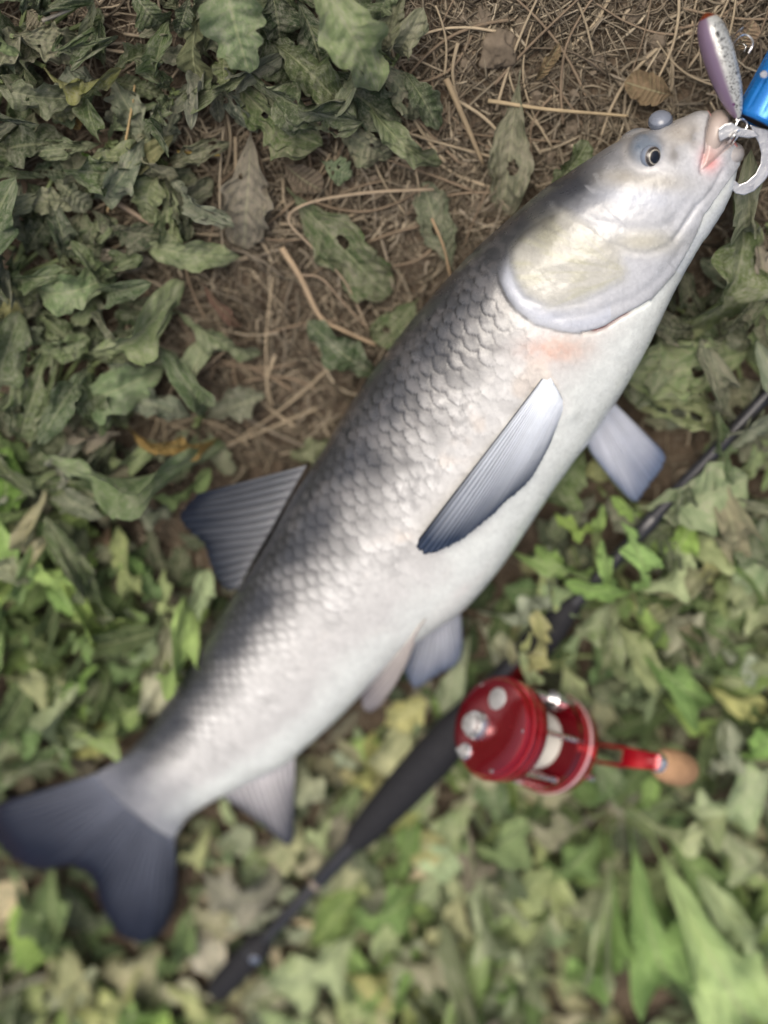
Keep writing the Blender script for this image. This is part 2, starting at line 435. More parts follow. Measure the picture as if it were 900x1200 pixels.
    head = mixc(head, np.broadcast_to(L((176, 166, 150)), v.shape + (3,)), .7 * snout)
    drk2 = np.exp(-(np.hypot((px - 789) / 9, (py - 182) / 13)) ** 2) + .8 * np.exp(-(np.hypot((px - 812) / 5, (py - 160) / 14)) ** 2) + .6 * np.exp(-(np.hypot((px - 735) / 8, (py - 178) / 22)) ** 2)
    head = mixc(head, np.broadcast_to(L((120, 116, 112)), v.shape + (3,)), np.clip(.85 * drk2, 0, 1))
    mott = sst(.52, .68, fbm(px / 16, py / 16, 44, 4)) * (Sg < 6)
    head = mixc(head, np.broadcast_to(L((176, 178, 182)), v.shape + (3,)), .45 * mott)
    tan = np.exp(-(np.hypot((px - 772) / 36, (py - 214) / 13)) ** 2) + .8 * np.exp(-(np.hypot((px - 727) / 24, (py - 208) / 12)) ** 2)
    head = mixc(head, np.broadcast_to(L((170, 164, 150)), v.shape + (3,)), .8 * np.clip(tan, 0, 1))
    blue = np.exp(-(np.hypot((px - 745) / 40, (py - 232) / 12)) ** 2)
    head = mixc(head, np.broadcast_to(L((192, 200, 216)), v.shape + (3,)), .7 * blue)
    yel = sst(-6, 16, np.where(inp, dp, -dp) + (nz - .5) * 20)
    rad_ = np.arctan2(py - 318, px - 735); stri = fbm(rad_ * 14, np.hypot(px - 735, py - 318) / 60, 17, 4)
    yc = mixc(np.broadcast_to(L((206, 204, 178)), v.shape + (3,)), np.broadcast_to(L((214, 212, 200)), v.shape + (3,)), sst(.38, .62, nz * .5 + stri * .5))
    head = mixc(head, yc, yel * .9)
    drk = np.exp(-(np.hypot((px - 628) / 42, (py - 272) / 26)) ** 2) * (.25 + 1.5 * (stri - .2)) 
    head = mixc(head, np.broadcast_to(L((120, 118, 108)), v.shape + (3,)), np.clip(.85 * drk, 0, 1))
    chk = np.exp(-(np.hypot((px - 752) / 42, (py - 283) / 14)) ** 2)
    head = mixc(head, np.broadcast_to(L((208, 203, 180)), v.shape + (3,)), .75 * chk)
    memb = np.exp(-((de - 12) / 9) ** 2) * (px < 715) * w0
    head = mixc(head, np.broadcast_to(L((214, 219, 230)), v.shape + (3,)), .85 * memb)
    eb = np.exp(-(eye / 20) ** 4)
    head = mixc(head, np.broadcast_to(L((98, 116, 136)), v.shape + (3,)), eb * (.75 + .5 * (nf - .5)))
    er = np.exp(-((eye - 24) / 5) ** 2)
    head = mixc(head, np.broadcast_to(L((200, 198, 196)), v.shape + (3,)), .5 * er)
    pk = np.exp(-(np.hypot((px - 831) / 11, (py - 187) / 14)) ** 2)
    head = mixc(head, np.broadcast_to(L((226, 150, 146)), v.shape + (3,)), np.clip(1.1 * pk, 0, 1))
    lipc = sst(-2, 3, px - np.interp(py, [128, 150, 175, 198], [834, 829, 826, 822])) * (py < 200 - (px - 822) * .8)
    head = mixc(head, np.broadcast_to(L((208, 184, 174)), v.shape + (3,)), .7 * lipc)
    dl = seg_dist(px, py, [(833, 133), (828, 150), (826, 175), (821, 196)])
    head = mixc(head, np.broadcast_to(L((118, 112, 112)), v.shape + (3,)), .7 * np.exp(-(dl / 2.2) ** 2) * (py < 180))
    head = head * (.80 - .07 * yel - .06 * np.exp(-(np.hypot((px - 690) / 60, (py - 250) / 40)) ** 2))[..., None]
    col = mixc(col, head, hw)
    col = mixc(col, np.broadcast_to(L((120, 40, 42)), v.shape + (3,)), np.where(hm, np.exp(-(slit / 1.9) ** 2), 0) * sst(690, 700, px) * (1 - sst(735, 745, px)))
    blo = np.exp(-(np.hypot((px - 648) / 34, (py - 410) / 15)) ** 2) * (1 - hw)
    col = mixc(col, np.broadcast_to(L((224, 186, 168)), v.shape + (3,)), np.clip(blo * (.7 + .9 * (nf - .5)), 0, 1))
    thr = sst(.80, .9, v) * (Sg < 6); col = mixc(col, np.broadcast_to(L((222, 228, 234)), v.shape + (3,)), thr * .6 * (1 - lipc))
    # mouth lining inside the lips
    col[:nc + 1] = L((214, 150, 142))
    # tail root shades into the fin's blue grey
    col = mixc(col, np.broadcast_to(L((120, 122, 130)), v.shape + (3,)), sst(22.8, 26, Sg + (nz - .5) * 2) * .85)
    col = col * (1 + (fbm(px / 3.2, py / 3.2, 71, 3) - .5) * .22)[..., None]
    col = np.clip(col, .01, .88) * .94
    # close
    Xw = X - np.array(root.location)[None, None, :]
    me = grid_mesh('body', Xw, True, col)
    fm = attr_mat('fish_skin', .30, .28, 700, .5, .4, 0.0, .05)
    body = obj('body', me, fm, root)
    # BVH in world coordinates for placing things on the flank (every third ring)
    step3 = 3
    Xs = X[::step3, ::step3]; a, b = Xs.shape[:2]
    f = [(i * b + j, i * b + (j + 1) % b, (i + 1) * b + (j + 1) % b, (i + 1) * b + j) for i in range(a - 1) for j in range(b)]
    bvh = BVHTree.FromPolygons([tuple(x) for x in Xs.reshape(-1, 3)], f)
    return root, bvh
fish, BVH = build_fish()
FO = Vector(fish.location)
CAMP = Vector((0, 0, CAM_H))
def on_body(px, py, lift=0.0, zmin=.03):
    d = (P(px, py, 0) - CAMP).normalized()
    h, nn, i, dist = BVH.ray_cast(CAMP, d)
    if h is None: return P(px, py, zmin)
    return h + Vector((0, 0, lift))

M_FIN = attr_mat('fin_membrane', .5, .15, 500, .3, .0, 0., .08)
def fin(name, base, tip, nrays=18, nl=40, c0=(200, 205, 215), c1=(70, 82, 104), ripple=.0009, bulge=0.004, per=8, edge=.0, gam=1.0):
    """base, tip: lists of world points in step; rays run from base to tip"""
    nrays = int(nrays * 1.45); ripple *= .85
    nt_ = nrays * per
    B = resample([tuple(p) for p in base], nt_); T = catmull([tuple(p) for p in tip], nt_ * 2); T = resample(T, nt_)
    t = np.linspace(0, 1, nt_)[None, :]; s = np.linspace(0, 1, nl)[:, None]
    X = B[None] * (1 - s[..., None]) + T[None] * s[..., None]
    nrm = np.cross(X[-1, nt_ // 2] - X[0, nt_ // 2], X[nl // 2, -1] - X[nl // 2, 0]); nrm /= np.linalg.norm(nrm)
    if nrm[2] < 0: nrm = -nrm
    ray = np.sin(t * nrays * 2 * math.pi + .6 * np.sin(s * 5 + t * 9))
    fork = np.sin(t * nrays * 4 * math.pi) * sst(.45, .8, s)
    h = ripple * (ray * (1 - .45 * s) + .35 * fork) * sst(0, .1, s) + bulge * np.sin(math.pi * s) * np.sin(math.pi * t)
    # frayed free edge
    fr = (vnoise(t * nrays * 2.2, t * 0 + 3, 5) - .5) * .022
    X = X + (T - B)[None] * (fr * s ** 6)[..., None] + nrm[None, None] * h[..., None]
    a, b = lin(c0), lin(c1)
    g = np.clip(s ** gam + (vnoise(t * 9, s * 4, 7) - .5) * .18, 0, 1) * np.ones_like(t)
    col = a + (b - a) * g[..., None]
    col = col * (1 + (.22 + .14 * (vnoise(t * nrays, t * 0, 3) - .5)) * ray * (1 - .3 * s) + .05 * fork + .16 * (vnoise(t * nrays * 1.3, s * 2.5, 19) - .5))[..., None]
    if edge: col = col * (1 - edge * np.exp(-(t / .035) ** 2))[..., None]
    Xw = X - np.array(FO)[None, None]
    me = grid_mesh(name, Xw, False, np.clip(col, .008, .85))
    o = obj(name, me, M_FIN, fish)
    md = o.modifiers.new('thickness', 'SOLIDIFY'); md.thickness = .0007; md.offset = 0
    return o
PZ = lambda pts, z: [P(x, y, z) for x, y in pts]
# tail fin
tb = [(118, 905), (140, 918), (165, 935), (188, 955), (204, 978)]
tt = [(40, 929), (8, 938), (-14, 953), (-10, 980), (22, 1010), (50, 1019), (84, 1014), (106, 1028), (117, 1055), (129, 1082), (150, 1101), (172, 1104), (191, 1091), (203, 1064), (206, 1035)]
fin('tail_fin', PZ(tb, .029), [P(x, y, .024 + .004 * math.sin(i * 1.3)) for i, (x, y) in enumerate(tt)], 24, 46, (112, 117, 130), (7, 16, 36), .0012, .003, gam=.5)
# dorsal fin
fin('dorsal_fin', PZ([(360, 545), (340, 580), (318, 620), (297, 655), (279, 690)], .044),
    [P(x, y, z) for x, y, z in [(232, 579, .034), (212, 603, .031), (222, 622, .031), (239, 637, .032), (247, 660, .034), (256, 680, .037), (268, 692, .04)]], 10, 40, (108, 110, 114), (18, 26, 40), .0016, .004, gam=.6)
# anal fin
fin('anal_fin', PZ([(345, 884), (322, 893), (300, 904), (278, 915), (254, 928)], .035),
    [P(x, y, z) for x, y, z in [(344, 940, .029), (344, 980, .026), (335, 990, .026), (311, 970, .028), (284, 949, .03), (258, 932, .033)]], 9, 36, (200, 197, 198), (36, 42, 56), .0012, .002, gam=.9)
# near pectoral fin, lying back on the flank
pb = [on_body(642, 436, -.0012), on_body(648, 447, .0010), on_body(655, 459, .0010), on_body(662, 474, -.0012)]
ptp = [(492, 624, .007), (489, 632, .007), (492, 639, .0068), (500, 642, .0065), (516, 639, .006), (538, 628, .0055), (560, 612, .0048), (578, 597, .0042), (593, 583, .0036), (608, 571, .003), (620, 560, .0022), (632, 541, .0012), (644, 520, .0002)]
fin('pectoral_fin', pb, [on_body(x, y, l) for x, y, l in ptp], 21, 64, (208, 214, 222), (44, 55, 74), .0006, .0030, edge=.8, gam=1.15)
# far pectoral fin, pointing out under the belly
fin('pectoral_fin', [P(700, 452, .034), P(690, 474, .034), P(678, 498, .034)],
    [P(776, 528, .028), P(779, 538, .027), P(772, 553, .026), P(758, 572, .025), P(748, 585, .025), P(741, 587, .025), P(728, 574, .026), P(708, 550, .028), P(693, 530, .03)], 16, 46, (206, 208, 214), (92, 104, 128), .0006, .002, edge=.5, gam=1.5)
# pelvic fins
fin('pelvic_fin', [on_body(499, 724, .001), on_body(493, 731, .001), P(488, 742, .050)],
    [P(428, 806, .046), P(424, 820, .044), P(429, 833, .043), P(443, 828, .043), P(460, 800, .044)], 8, 36, (196, 188, 180), (118, 114, 118), .0009, .003, edge=.5)
fin('pelvic_fin', [P(536, 690, .034), P(520, 702, .034), P(500, 718, .036)],
    [P(541, 740, .03), P(541, 764, .028), P(533, 780, .027), P(512, 791, .027), P(487, 805, .027), P(474, 786, .03)], 9, 36, (200, 202, 207), (84, 95, 117), .0009, .003, gam=1.1)

# eyes
def eye_mesh(name, cen, gaze, rad, pupil=True, squash=.8):
    n, m = 40, 48
    th = np.linspace(0.001, math.pi, n)[:, None]; ph = np.linspace(0, 2 * math.pi, m, endpoint=False)[None]
    g = Vector(gaze).normalized(); u = g.cross(Vector((0, 1, 0))).normalized(); w_ = g.cross(u)
    loc = np.array(g)[None, None] * (np.cos(th) * np.ones_like(ph) * squash)[..., None] + np.array(u)[None, None] * (np.sin(th) * np.cos(ph))[..., None] + np.array(w_)[None, None] * (np.sin(th) * np.sin(ph))[..., None]
    X = loc * rad + np.array(Vector(cen) - FO)[None, None]
    deg = np.degrees(th) * np.ones_like(ph)
    if pupil:
        col = np.where((deg < 33)[..., None], lin((20, 24, 32)), np.where((deg < 37)[..., None], lin((190, 184, 168)), np.where((deg < 58)[..., None], lin((56, 51, 48)), np.where((deg < 62)[..., None], lin((128, 126, 126)), lin((120, 130, 146))))))
    else:
        col = np.where((deg < 62)[..., None], lin((112, 118, 130)), lin((84, 90, 102)))
    return grid_mesh(name, X, True, col)
M_EYE = attr_mat('eye', .22, .1, 500, .5, .35, 0, .12)
e0 = on_body(767, 184, 0)
gz = (Vector((.42, .12, .9)))
ey = obj('eye', eye_mesh('eye', e0 - gz.normalized() * .0032, gz, .0058), M_EYE, fish)
e1 = P(774, 142, .054)
ey2 = obj('eye', eye_mesh('eye', e1, Vector((-.25, .75, .5)), .0064, False, .75), M_EYE, fish)
# lips
M_LIP = simple('lip', tuple(lin((204, 188, 178)) * .72), .35, 0, .15, 500, .1, .5, .2)
M_JAW = simple('jaw', tuple(lin((212, 206, 203)) * .66), .35, 0, .15, 500, .06, .5, .2)
def lip(name, pts, rad, mat):
    p = catmull([tuple(q) for q in pts], 40); rr = np.interp(np.linspace(0, 1, 40), np.linspace(0, 1, len(rad)), rad)
    V, F = tube(p, list(rr), 14); V = [v - FO for v in V]
    o = part(name, (V, F), mat, fish, True, 0); return o
lip('upper_lip', [P(829, 187, .0672), P(833, 174, .0700), P(838, 160, .0705), P(842, 148, .068), P(843, 141, .057), P(840, 146, .046), P(834, 164, .043)], [.0026, .0040, .0048, .0052, .0054, .0050, .003], M_LIP)
lip('lower_lip', [P(818, 214, .0590), P(829, 203, .0628), P(840, 193, .0650), P(850, 185, .0660), P(857, 181, .063), P(859, 180, .057), P(854, 180, .046), P(842, 186, .043)], [.0034, .0042, .0050, .0056, .0058, .0058, .005, .003], M_JAW)

# ================================================================== LURE
def build_lure():
    a = P(827, 15, .062); b = P(865, 139, .072)
    L = (b - a).length; x = (b - a).normalized(); up = Vector((0, 0, 1)); y = up.cross(x).normalized(); z = x.cross(y)
    mw = Matrix(((x.x, y.x, z.x, a.x), (x.y, y.y, z.y, a.y), (x.z, y.z, z.z, a.z), (0, 0, 0, 1)))
    root = thing('fishing_lure', 'speckled silver and mauve pencil lure hanging by the fish mouth', 'fishing lure', mw=mw)
    n, m = 90, 64
    t = np.linspace(0, 1, n)
    R = np.interp(t, [0, .015, .06, .13, .25, .4, .55, .7, .82, .92, .97, 1], [.0005, .0026, .0050, .0067, .0078, .0080, .0076, .0067, .0053, .0036, .0024, .0012])
    R = np.convolve(np.pad(R, 3, 'edge'), np.ones(5) / 5, 'same')[3:-3]; R[0] = .0003; R[-1] = .0006
    ph = np.linspace(0, 2 * math.pi, m, endpoint=False)
    X = np.stack([np.repeat((t * L)[:, None], m, 1), R[:, None] * np.cos(ph)[None], R[:, None] * np.sin(ph)[None]], -1)
    # which side: y axis points to one flank; mauve back on the image left
    side = np.cos(ph)[None] * np.ones((n, 1)) + (fbm(t[:, None] * 8 + 0 * ph[None], ph[None] * 3 + 0 * t[:, None], 4, 3) - .5) * .1
    back = y.x > 0
    sd_ = -side if back else side
    mau = lin((116, 98, 118)); sil = lin((168, 170, 167)); red = lin((104, 44, 20))
    k = sst(.05, .42, sd_)[..., None]
    col = sil + (mau - sil) * k
    tg = t[:, None] * np.ones((1, m))
    col = np.where(((tg < .055))[..., None], red, col)
    def spot(tx, ang, r):
        d = np.hypot((tg - tx) * L, R[:, None] * np.angle(np.exp(1j * (ph[None] - ang))))
        return (d < r)[..., None]
    a0 = math.pi / 2
    sgn = 1 if back else -1
    col = np.where(spot(.22, a0 - sgn * .1, .0013), lin((14, 14, 16)), col)
    col = np.where(spot(.86, a0 + sgn * .2, .0009), lin((96, 50, 96)), col)
    # alpha channel carries where the speckles go
    spk = np.clip(1 - k[..., 0] * 1.3, 0, 1) * sst(.07, .1, tg)
    me = grid_mesh('lure_body', X, True, np.concatenate([col, spk[..., None]], -1))
    b_ = NB('lure_paint'); at = b_.n('Attribute', _attribute_name='Col'); tc = b_.n('TexCoord').outputs['Object']
    vo = b_.n('TexVoronoi', Scale=950.); b_.l(tc, vo.inputs['Vector'])
    nz = b_.noise(240, 3, .6, tc)
    sp = b_.math('MULTIPLY', b_.ramp(vo.outputs['Distance'], [(.30, 1.), (.44, 0.)]), b_.ramp(nz, [(.36, 0.), (.46, 1.)]))
    sp = b_.math('MULTIPLY', sp, at.outputs['Alpha'])
    b_.set(Base__Color=b_.mix(sp, at.outputs['Color'], (.012, .012, .014)), Roughness=.25, Metallic=.15, Coat__Weight=.5)
    obj('lure_body', me, b_.m, root)
    inv = mw.inverted()
    st = M_STEEL
    def wire(name, pts, r, parent=root, close=False):
        p = catmull([tuple(q) for q in pts], 26)
        V, F = tube([inv @ Vector(q) for q in p], r, 8); return part(name, (V, F), st, parent)
    # belly hook hanger and treble hook
    hk = [(852, 58, .0660), (858, 52, .062), (864, 45, .058), (870, 41, .056), (877, 42, .056), (882, 48, .058), (881, 55, .060), (877, 62, .060)]
    wire('hook', [P(*q) for q in hk], .00055)
    wire('hook', [P(850, 50, .063), P(858, 43, .057), P(866, 36, .052), P(871, 32, .050), P(868, 38, .047)], .0005)
    wire('hook', [P(852, 58, .064), P(860, 54, .05), P(868, 50, .04), P(874, 54, .036), P(872, 61, .038)], .0005)
    # ring at the tail, split ring and line tie into the mouth
    def ring(name, c, r, w_, nrm):
        nrm = Vector(nrm).normalized(); u = nrm.cross(Vector((1, .2, 0))).normalized(); v_ = nrm.cross(u)
        pts = [c + (u * math.cos(q) + v_ * math.sin(q)) * r for q in np.linspace(0, 2 * math.pi, 25)]
        V, F = tube([inv @ p for p in pts], w_, 8, False); part(name, (V, F), st, root)
    ring('split_ring', P(869, 147, .0735), .0030, .0006, (.2, .1, 1))
    ring('hook_eye', P(864, 141, .0728), .0014, .0005, (.9, .3, .5))
    wire('hook', [P(867, 151, .0765), P(861, 157, .0800), P(856, 164, .0785), P(851, 170, .068), P(846, 176, .060)], .0007)
    wire('hook', [P(871, 152, .072), P(865, 159, .0725), P(860, 166, .071), P(856, 172, .064)], .0006)
    return root
M_STEEL = simple('steel', (.72, .72, .71), .25, 1., .1, 600, .12)
M_PLATE = simple('scuffed_steel', (.66, .66, .65), .34, .85, .5, 420, .35)
build_lure()

# ================================================================== GRIPPER
def build_gripper():
    e = P(888, 147, .066); f = P(936, 60, .060)
    x = (f - e).normalized(); y = Vector((0, 0, 1)).cross(x).normalized(); z = x.cross(y)
    mw = Matrix(((x.x, y.x, z.x, e.x), (x.y, y.y, z.y, e.y), (x.z, y.z, z.z, e.z), (0, 0, 0, 1)))
    root = thing('lip_gripper', 'blue fish lip gripper with steel jaws clamped on the fish mouth', 'fish gripper', mw=mw)
    inv = mw.inverted()
    b = simple('blue_aluminium', (.012, .17, .52), .3, .35, .12, 500, .1, .5, .2)
    n, m = 30, 96
    ph = np.linspace(0, 2 * math.pi, m, endpoint=False)
    prof = [(0.0015, .0105), (0.0, .0120), (.0008, .0132), (.0025, .0137)] + [(q, .0137) for q in np.linspace(.006, .105, 18)] + [(.108, .013), (.109, .010)]
    X = np.array([[(a, (r - .0005 * (a > .003) * (a < .104) * (math.cos(p * 10) > .72)) * math.cos(p), (r - .0005 * (a > .003) * (a < .104) * (math.cos(p * 10) > .72)) * math.sin(p)) for p in ph] for a, r in prof])
    me = grid_mesh('handle', X, True)
    o = obj('handle', me, b, root)
    blk = simple('socket_black', (.02, .02, .022), .5)
    part('collar', lathe([(.0012, .0103), (.003, .0104), (.0035, .0103)], 40, 'X'), blk, root)
    for px, py in ((897, 87),):
        q = inv @ P(px, py, .0785); V, F = lathe([(0, .0014), (.0006, .0020), (.0012, .0017)], 16, 'Z')
        part('screw', ([Vector(v) + Vector((q.x, q.y, .0130)) for v in V], F), M_STEEL, root)
    def plate(name, pts, z0, z1, th, mat):
        n = len(pts)
        zz = [z0 + (z1 - z0) * i / (n - 1) if not hasattr(z0, '__len__') else z0[i] for i in range(n)]
        V = [inv @ P(x_, y_, q + th / 2) for (x_, y_), q in zip(pts, zz)] + [inv @ P(x_, y_, q - th / 2) for (x_, y_), q in zip(pts, zz)]
        F = [tuple(range(n)), tuple(range(n, 2 * n))[::-1]] + [(i, n + i, n + (i + 1) % n, (i + 1) % n) for i in range(n)]
        me = new_mesh(name, V, F, False)
        import bmesh
        bm = bmesh.new(); bm.from_mesh(me); bmesh.ops.recalc_face_normals(bm, faces=bm.faces)
        bmesh.ops.bevel(bm, geom=[e_ for e_ in bm.edges if len(e_.link_faces) == 2 and e_.calc_face_angle(0) > .8], offset=.0005, segments=2, affect='EDGES', profile=.5)
        bm.to_mesh(me); bm.free()
        return obj(name, me, mat, root)
    hook = [(878, 146), (884, 158), (889, 168), (892, 180), (891, 192), (885, 204), (875, 213), (867, 216), (862, 212), (858, 205),
            (855, 212), (856, 220), (862, 227), (872, 229), (884, 224), (896, 212), (906, 198), (910, 180), (908, 164), (902, 152)]
    plate('jaw', hook, .066, .066, .0034, M_PLATE)
    plate('jaw', [(842, 151), (850, 145), (857, 143.5), (868, 150), (884, 153), (890, 160), (877, 162), (864, 160), (853, 161), (844, 166), (842, 160)], .0768, .0768, .0026, M_PLATE)
    return root
build_gripper()

# ================================================================== ROD
RA = P(262, 1153, .034); RB = P(872, 492, .035)
RX = (RB - RA).normalized()
def rod_t(px):
    """distance along the rod that shows at photo column px"""
    lo, hi = -.2, 1.2
    for _ in range(40):
        md = (lo + hi) / 2; q = RA + RX * md
        if proj(q.x, q.y, q.z)[0] < px: lo = md
        else: hi = md
    return lo
def build_rod():
    y = Vector((0, 0, 1)).cross(RX).normalized(); z = RX.cross(y)
    mw = Matrix(((RX.x, y.x, z.x, RA.x), (RX.y, y.y, z.y, RA.y), (RX.z, y.z, z.z, RA.z), (0, 0, 0, 1)))
    root = thing('fishing_rod', 'black casting rod lying in the weeds under the fish belly', 'fishing rod', mw=mw)
    blk = simple('rod_graphite', (.022, .022, .025), .32, 0, .15, 400, .2, .5, .3)
    eva = simple('rod_foam', (.016, .016, .019), .75, 0, .6, 900, .25, .3)
    T = rod_t
    def seg(name, prof, mat, sides=28): return part(name, lathe([(T(px), r) for px, r in prof], sides, 'X'), mat, root)
    seg('butt_cap', [(252, .004), (253, .0075), (258, .0095), (280, .0100), (298, .0104), (306, .0098), (311, .0055)], eva)
    seg('ring', [(296.5, .0104), (297, .0109), (301, .0109), (301.5, .0104)], blk)
    q_ = T(300); part('stud', ([Vector((q_, 0, 0)) + Vector(v) for v in lathe([(.0085, .0035), (.0112, .0035), (.0117, .0022)], 18, 'Z')[0]], lathe([(.0085, .0035), (.0112, .0035), (.0117, .0022)], 18, 'Z')[1]), M_STEEL, root)
    seg('handle_blank', [(308, .0048), (370, .0050), (371, .0046)], blk)
    seg('winding_check', [(368, .0050), (369, .0056), (374, .0056), (375, .0050)], simple('brass_dull', (.30, .25, .2), .5, .5))
    seg('handle_blank', [(373, .0056), (380, .0062), (416, .0062), (420, .0058)], blk)
    seg('rear_grip', [(414, .0062), (416, .0085), (422, .0098), (440, .0118), (470, .0136), (505, .0146), (535, .0140), (556, .0118), (562, .0095)], eva)
    seg('reel_seat', [(556, .0090), (560, .0100), (600, .0098), (628, .0098), (632, .0090)], blk)
    seg('fore_grip', [(622, .0098), (625, .0112), (640, .0110), (655, .0088), (668, .0066), (674, .0052)], eva)
    seg('blank', [(668, .0047), (760, .0045), (872, .0043)], blk)
    # the blank goes on beyond the picture
    V, F = lathe([(T(872), .0043), (T(872) + .35, .0036), (T(872) + .7, .0028)], 24, 'X'); part('blank', (V, F), blk, root)
    # guide on the blank with its wrap
    seg('guide_wrap', [(741, .0044), (743, .0053), (766, .0053), (768, .0044)], blk)
    return root
build_rod()

# ================================================================== REEL
def build_reel():
    up = Vector((0, 0, 1))
    perp = RX.cross(up).normalized()          # to the lower right in the photo
    rho = math.radians(27)
    ax = perp * math.cos(rho) - up * math.sin(rho)      # spool axis, left plate -> right plate
    nz_ = perp * math.sin(rho) + up * math.cos(rho)
    best = None
    for t in np.linspace(rod_t(560), rod_t(680), 60):
        for off in np.linspace(.030, .046, 9):
            q = RA + RX * t + nz_ * off - ax * .036
            x_, y_ = proj(q.x, q.y, q.z); d = math.hypot(x_ - 574, y_ - 850)
            if best is None or d < best[0]: best = (d, t, off)
    _, t, off = best
    o_ = RA + RX * t + nz_ * off
    ys_ = 1.16
    mw = Matrix(((RX.x, ax.x * ys_, nz_.x, o_.x), (RX.y, ax.y * ys_, nz_.y, o_.y), (RX.z, ax.z * ys_, nz_.z, o_.z), (0, 0, 0, 1)))
    root = thing('fishing_reel', 'round red baitcasting reel with cork handle knob on the black rod', 'fishing reel', mw=mw)
    red = simple('red_anodised', (.38, .008, .018), .16, .6, .04, 300, .08, .5, .9)
    red2 = simple('red_anodised_dark', (.17, .004, .010), .18, .5, .04, 300, .08, .5, .8)
    chrome = simple('chrome', (.78, .78, .78), .26, .95, .05, 400, .06)
    sil = simple('worn_silver', (.46, .45, .44), .42, .6, .8, 900, .65)
    blk = simple('reel_black', (.015, .015, .017), .4)
    line = simple('spool_line', (.55, .53, .48), .6, 0, .4, 900, .08)
    cork = simple('cork', (.36, .215, .12), .8, 0, .9, 420, .4, .2)
    R = .0320
    def shift(VF, dx=0, dy=0, dz=0): return [Vector(v) + Vector((dx, dy, dz)) for v in VF[0]], VF[1]
    # left plate: domed face, stepped rim
    lp = part('side_plate', lathe([(-.0330, .0004), (-.0330, .016), (-.0324, .0255), (-.0312, .0292), (-.0292, .0305), (-.0284, .0305), (-.0280, .0298), (-.0274, .0298), (-.0268, R), (-.0238, R), (-.0234, R - .0010), (-.0226, R - .0010), (-.0222, R), (-.0185, R), (-.0180, R - .002), (-.0180, .024)], 96), red, root)
    part('face', lathe([(-.0331, .0004), (-.03325, .012), (-.03315, .018), (-.0325, .0262), (-.0315, .0288)], 72), red2, lp)
    # things on the face of the left plate (children of the plate)
    def disc(name, x, z, r, h, mat, y=-.0328, sides=32, par=lp):
        VF = lathe([(.0006, r), (-h * .6, r), (-h, r * .86), (-h * 1.02, .0003)], sides)
        return part(name, shift(VF, x, y, z), mat, par)
    # face coordinates: x along the rod to the tip, z away from the rod
    knob = disc('spool_cap', -.0050, -.0045, .0092, .0055, chrome, -.0326, 40)
    part('cap_button', shift(lathe([(.0, .0062), (-.0030, .0060), (-.0036, .0050), (-.0037, .0002)], 28), -.0050, -.0382, -.0045), sil, lp)
    emb = disc('emblem', .0150, -.0085, .0072, .0010, sil, -.0324, 40)
    disc('dial', -.0225, .0010, .0052, .0024, chrome, -.0322, 28)
    disc('dial_cap', -.0225, .0010, .0030, .0032, sil, -.0326, 20)
    for k, (a, r) in enumerate(((48, .0262), (120, .0270), (190, .0275), (292, .0268))):
        disc('screw', r * math.cos(math.radians(a)), r * math.sin(math.radians(a)), .0018, .0010, chrome, -.0312, 16)
    # frame ring behind the left plate
    part('frame_ring', lathe([(-.0186, .0270), (-.0186, .0316), (-.0165, .0316), (-.0160, .0305), (-.0160, .0270)], 96), red2, root)
    part('palming_ring', lathe([(-.0162, .0248), (-.0162, .0300), (-.0158, .0302), (-.0152, .0300), (-.0152, .0248)], 72), red, root)
    part('palming_ring', lathe([(.0100, .0285), (.0100, .0308), (.0160, .0308), (.0160, .0285)], 72), red2, root)
    # spool
    sp = part('spool', lathe([(-.0150, .0040), (-.0150, .0242), (-.0138, .0246), (-.0118, .0238), (-.0104, .0150), (.0104, .0150), (.0118, .0238), (.0138, .0246), (.0150, .0242), (.0150, .004)], 72), blk, root)
    pr = [(-.0106, .0150)]
    for i in range(38):
        y_ = -.0102 + .0204 * i / 37; pr += [(y_ - .0003, .0176 + .0003 * math.sin(i * 2.1)), (y_, .0181 + .0003 * math.sin(i * 2.1))]
    pr += [(.0106, .0150)]
    part('fishing_line', lathe(pr, 64), line, sp)
    # right side
    part('frame_ring', lathe([(.0160, .0270), (.0160, .0305), (.0164, .0318), (.0190, .0320), (.0190, .0270)], 96), red, root)
    part('rim', lathe([(.0189, .0285), (.0189, .0323), (.0197, .0326), (.0207, .0326), (.0212, .0322), (.0212, .0285)], 96), simple('rim_silver_pink', (.74, .50, .50), .35, .4), root)
    part('gear_cover', lathe([(.0208, .0270), (.0210, .0318), (.0255, .0316), (.0290, .0300), (.0318, .0262), (.0326, .0200), (.0328, .0004)], 96), red, root)
    # pillars
    for a in (100, 42, 155, 235, 305):
        r = .0290; c = (r * math.cos(math.radians(a)), r * math.sin(math.radians(a)))
        VF = lathe([(-.0182, .0018), (-.017, .0023), (-.016, .0018), (.016, .0018), (.0175, .0023), (.0190, .0018)], 16)
        part('pillar', shift(VF, c[0], 0, c[1]), chrome, root)
    VF = lathe([(.0205, .0020), (.0250, .0026), (.0262, .002), (.0265, .0004)], 16)
    part('screw', shift(VF, .004, .009, .0296), chrome, root)
    # level wind bar and carriage in front
    part('level_wind', shift(lathe([(-.0182, .0030), (.0182, .0030)], 18), .0285, 0, -.006), chrome, root)
    V, F = lathe([(-.004, .0055), (-.0036, .006), (.0036, .006), (.004, .0055)], 12); part('line_guide', shift((V, F), .0290, .002, -.005), chrome, root)
    # foot down to the rod
    V = []; 
    h0, h1 = -.030, -(off - .0098)
    for z_, lx, ly in ((-.027, .013, .014), (-.0315, .016, .012), (-off + .0085, .030, .008), (-off + .0065, .032, .007)):
        V += [(-lx, -ly, z_), (lx, -ly, z_), (lx, ly, z_), (-lx, ly, z_)]
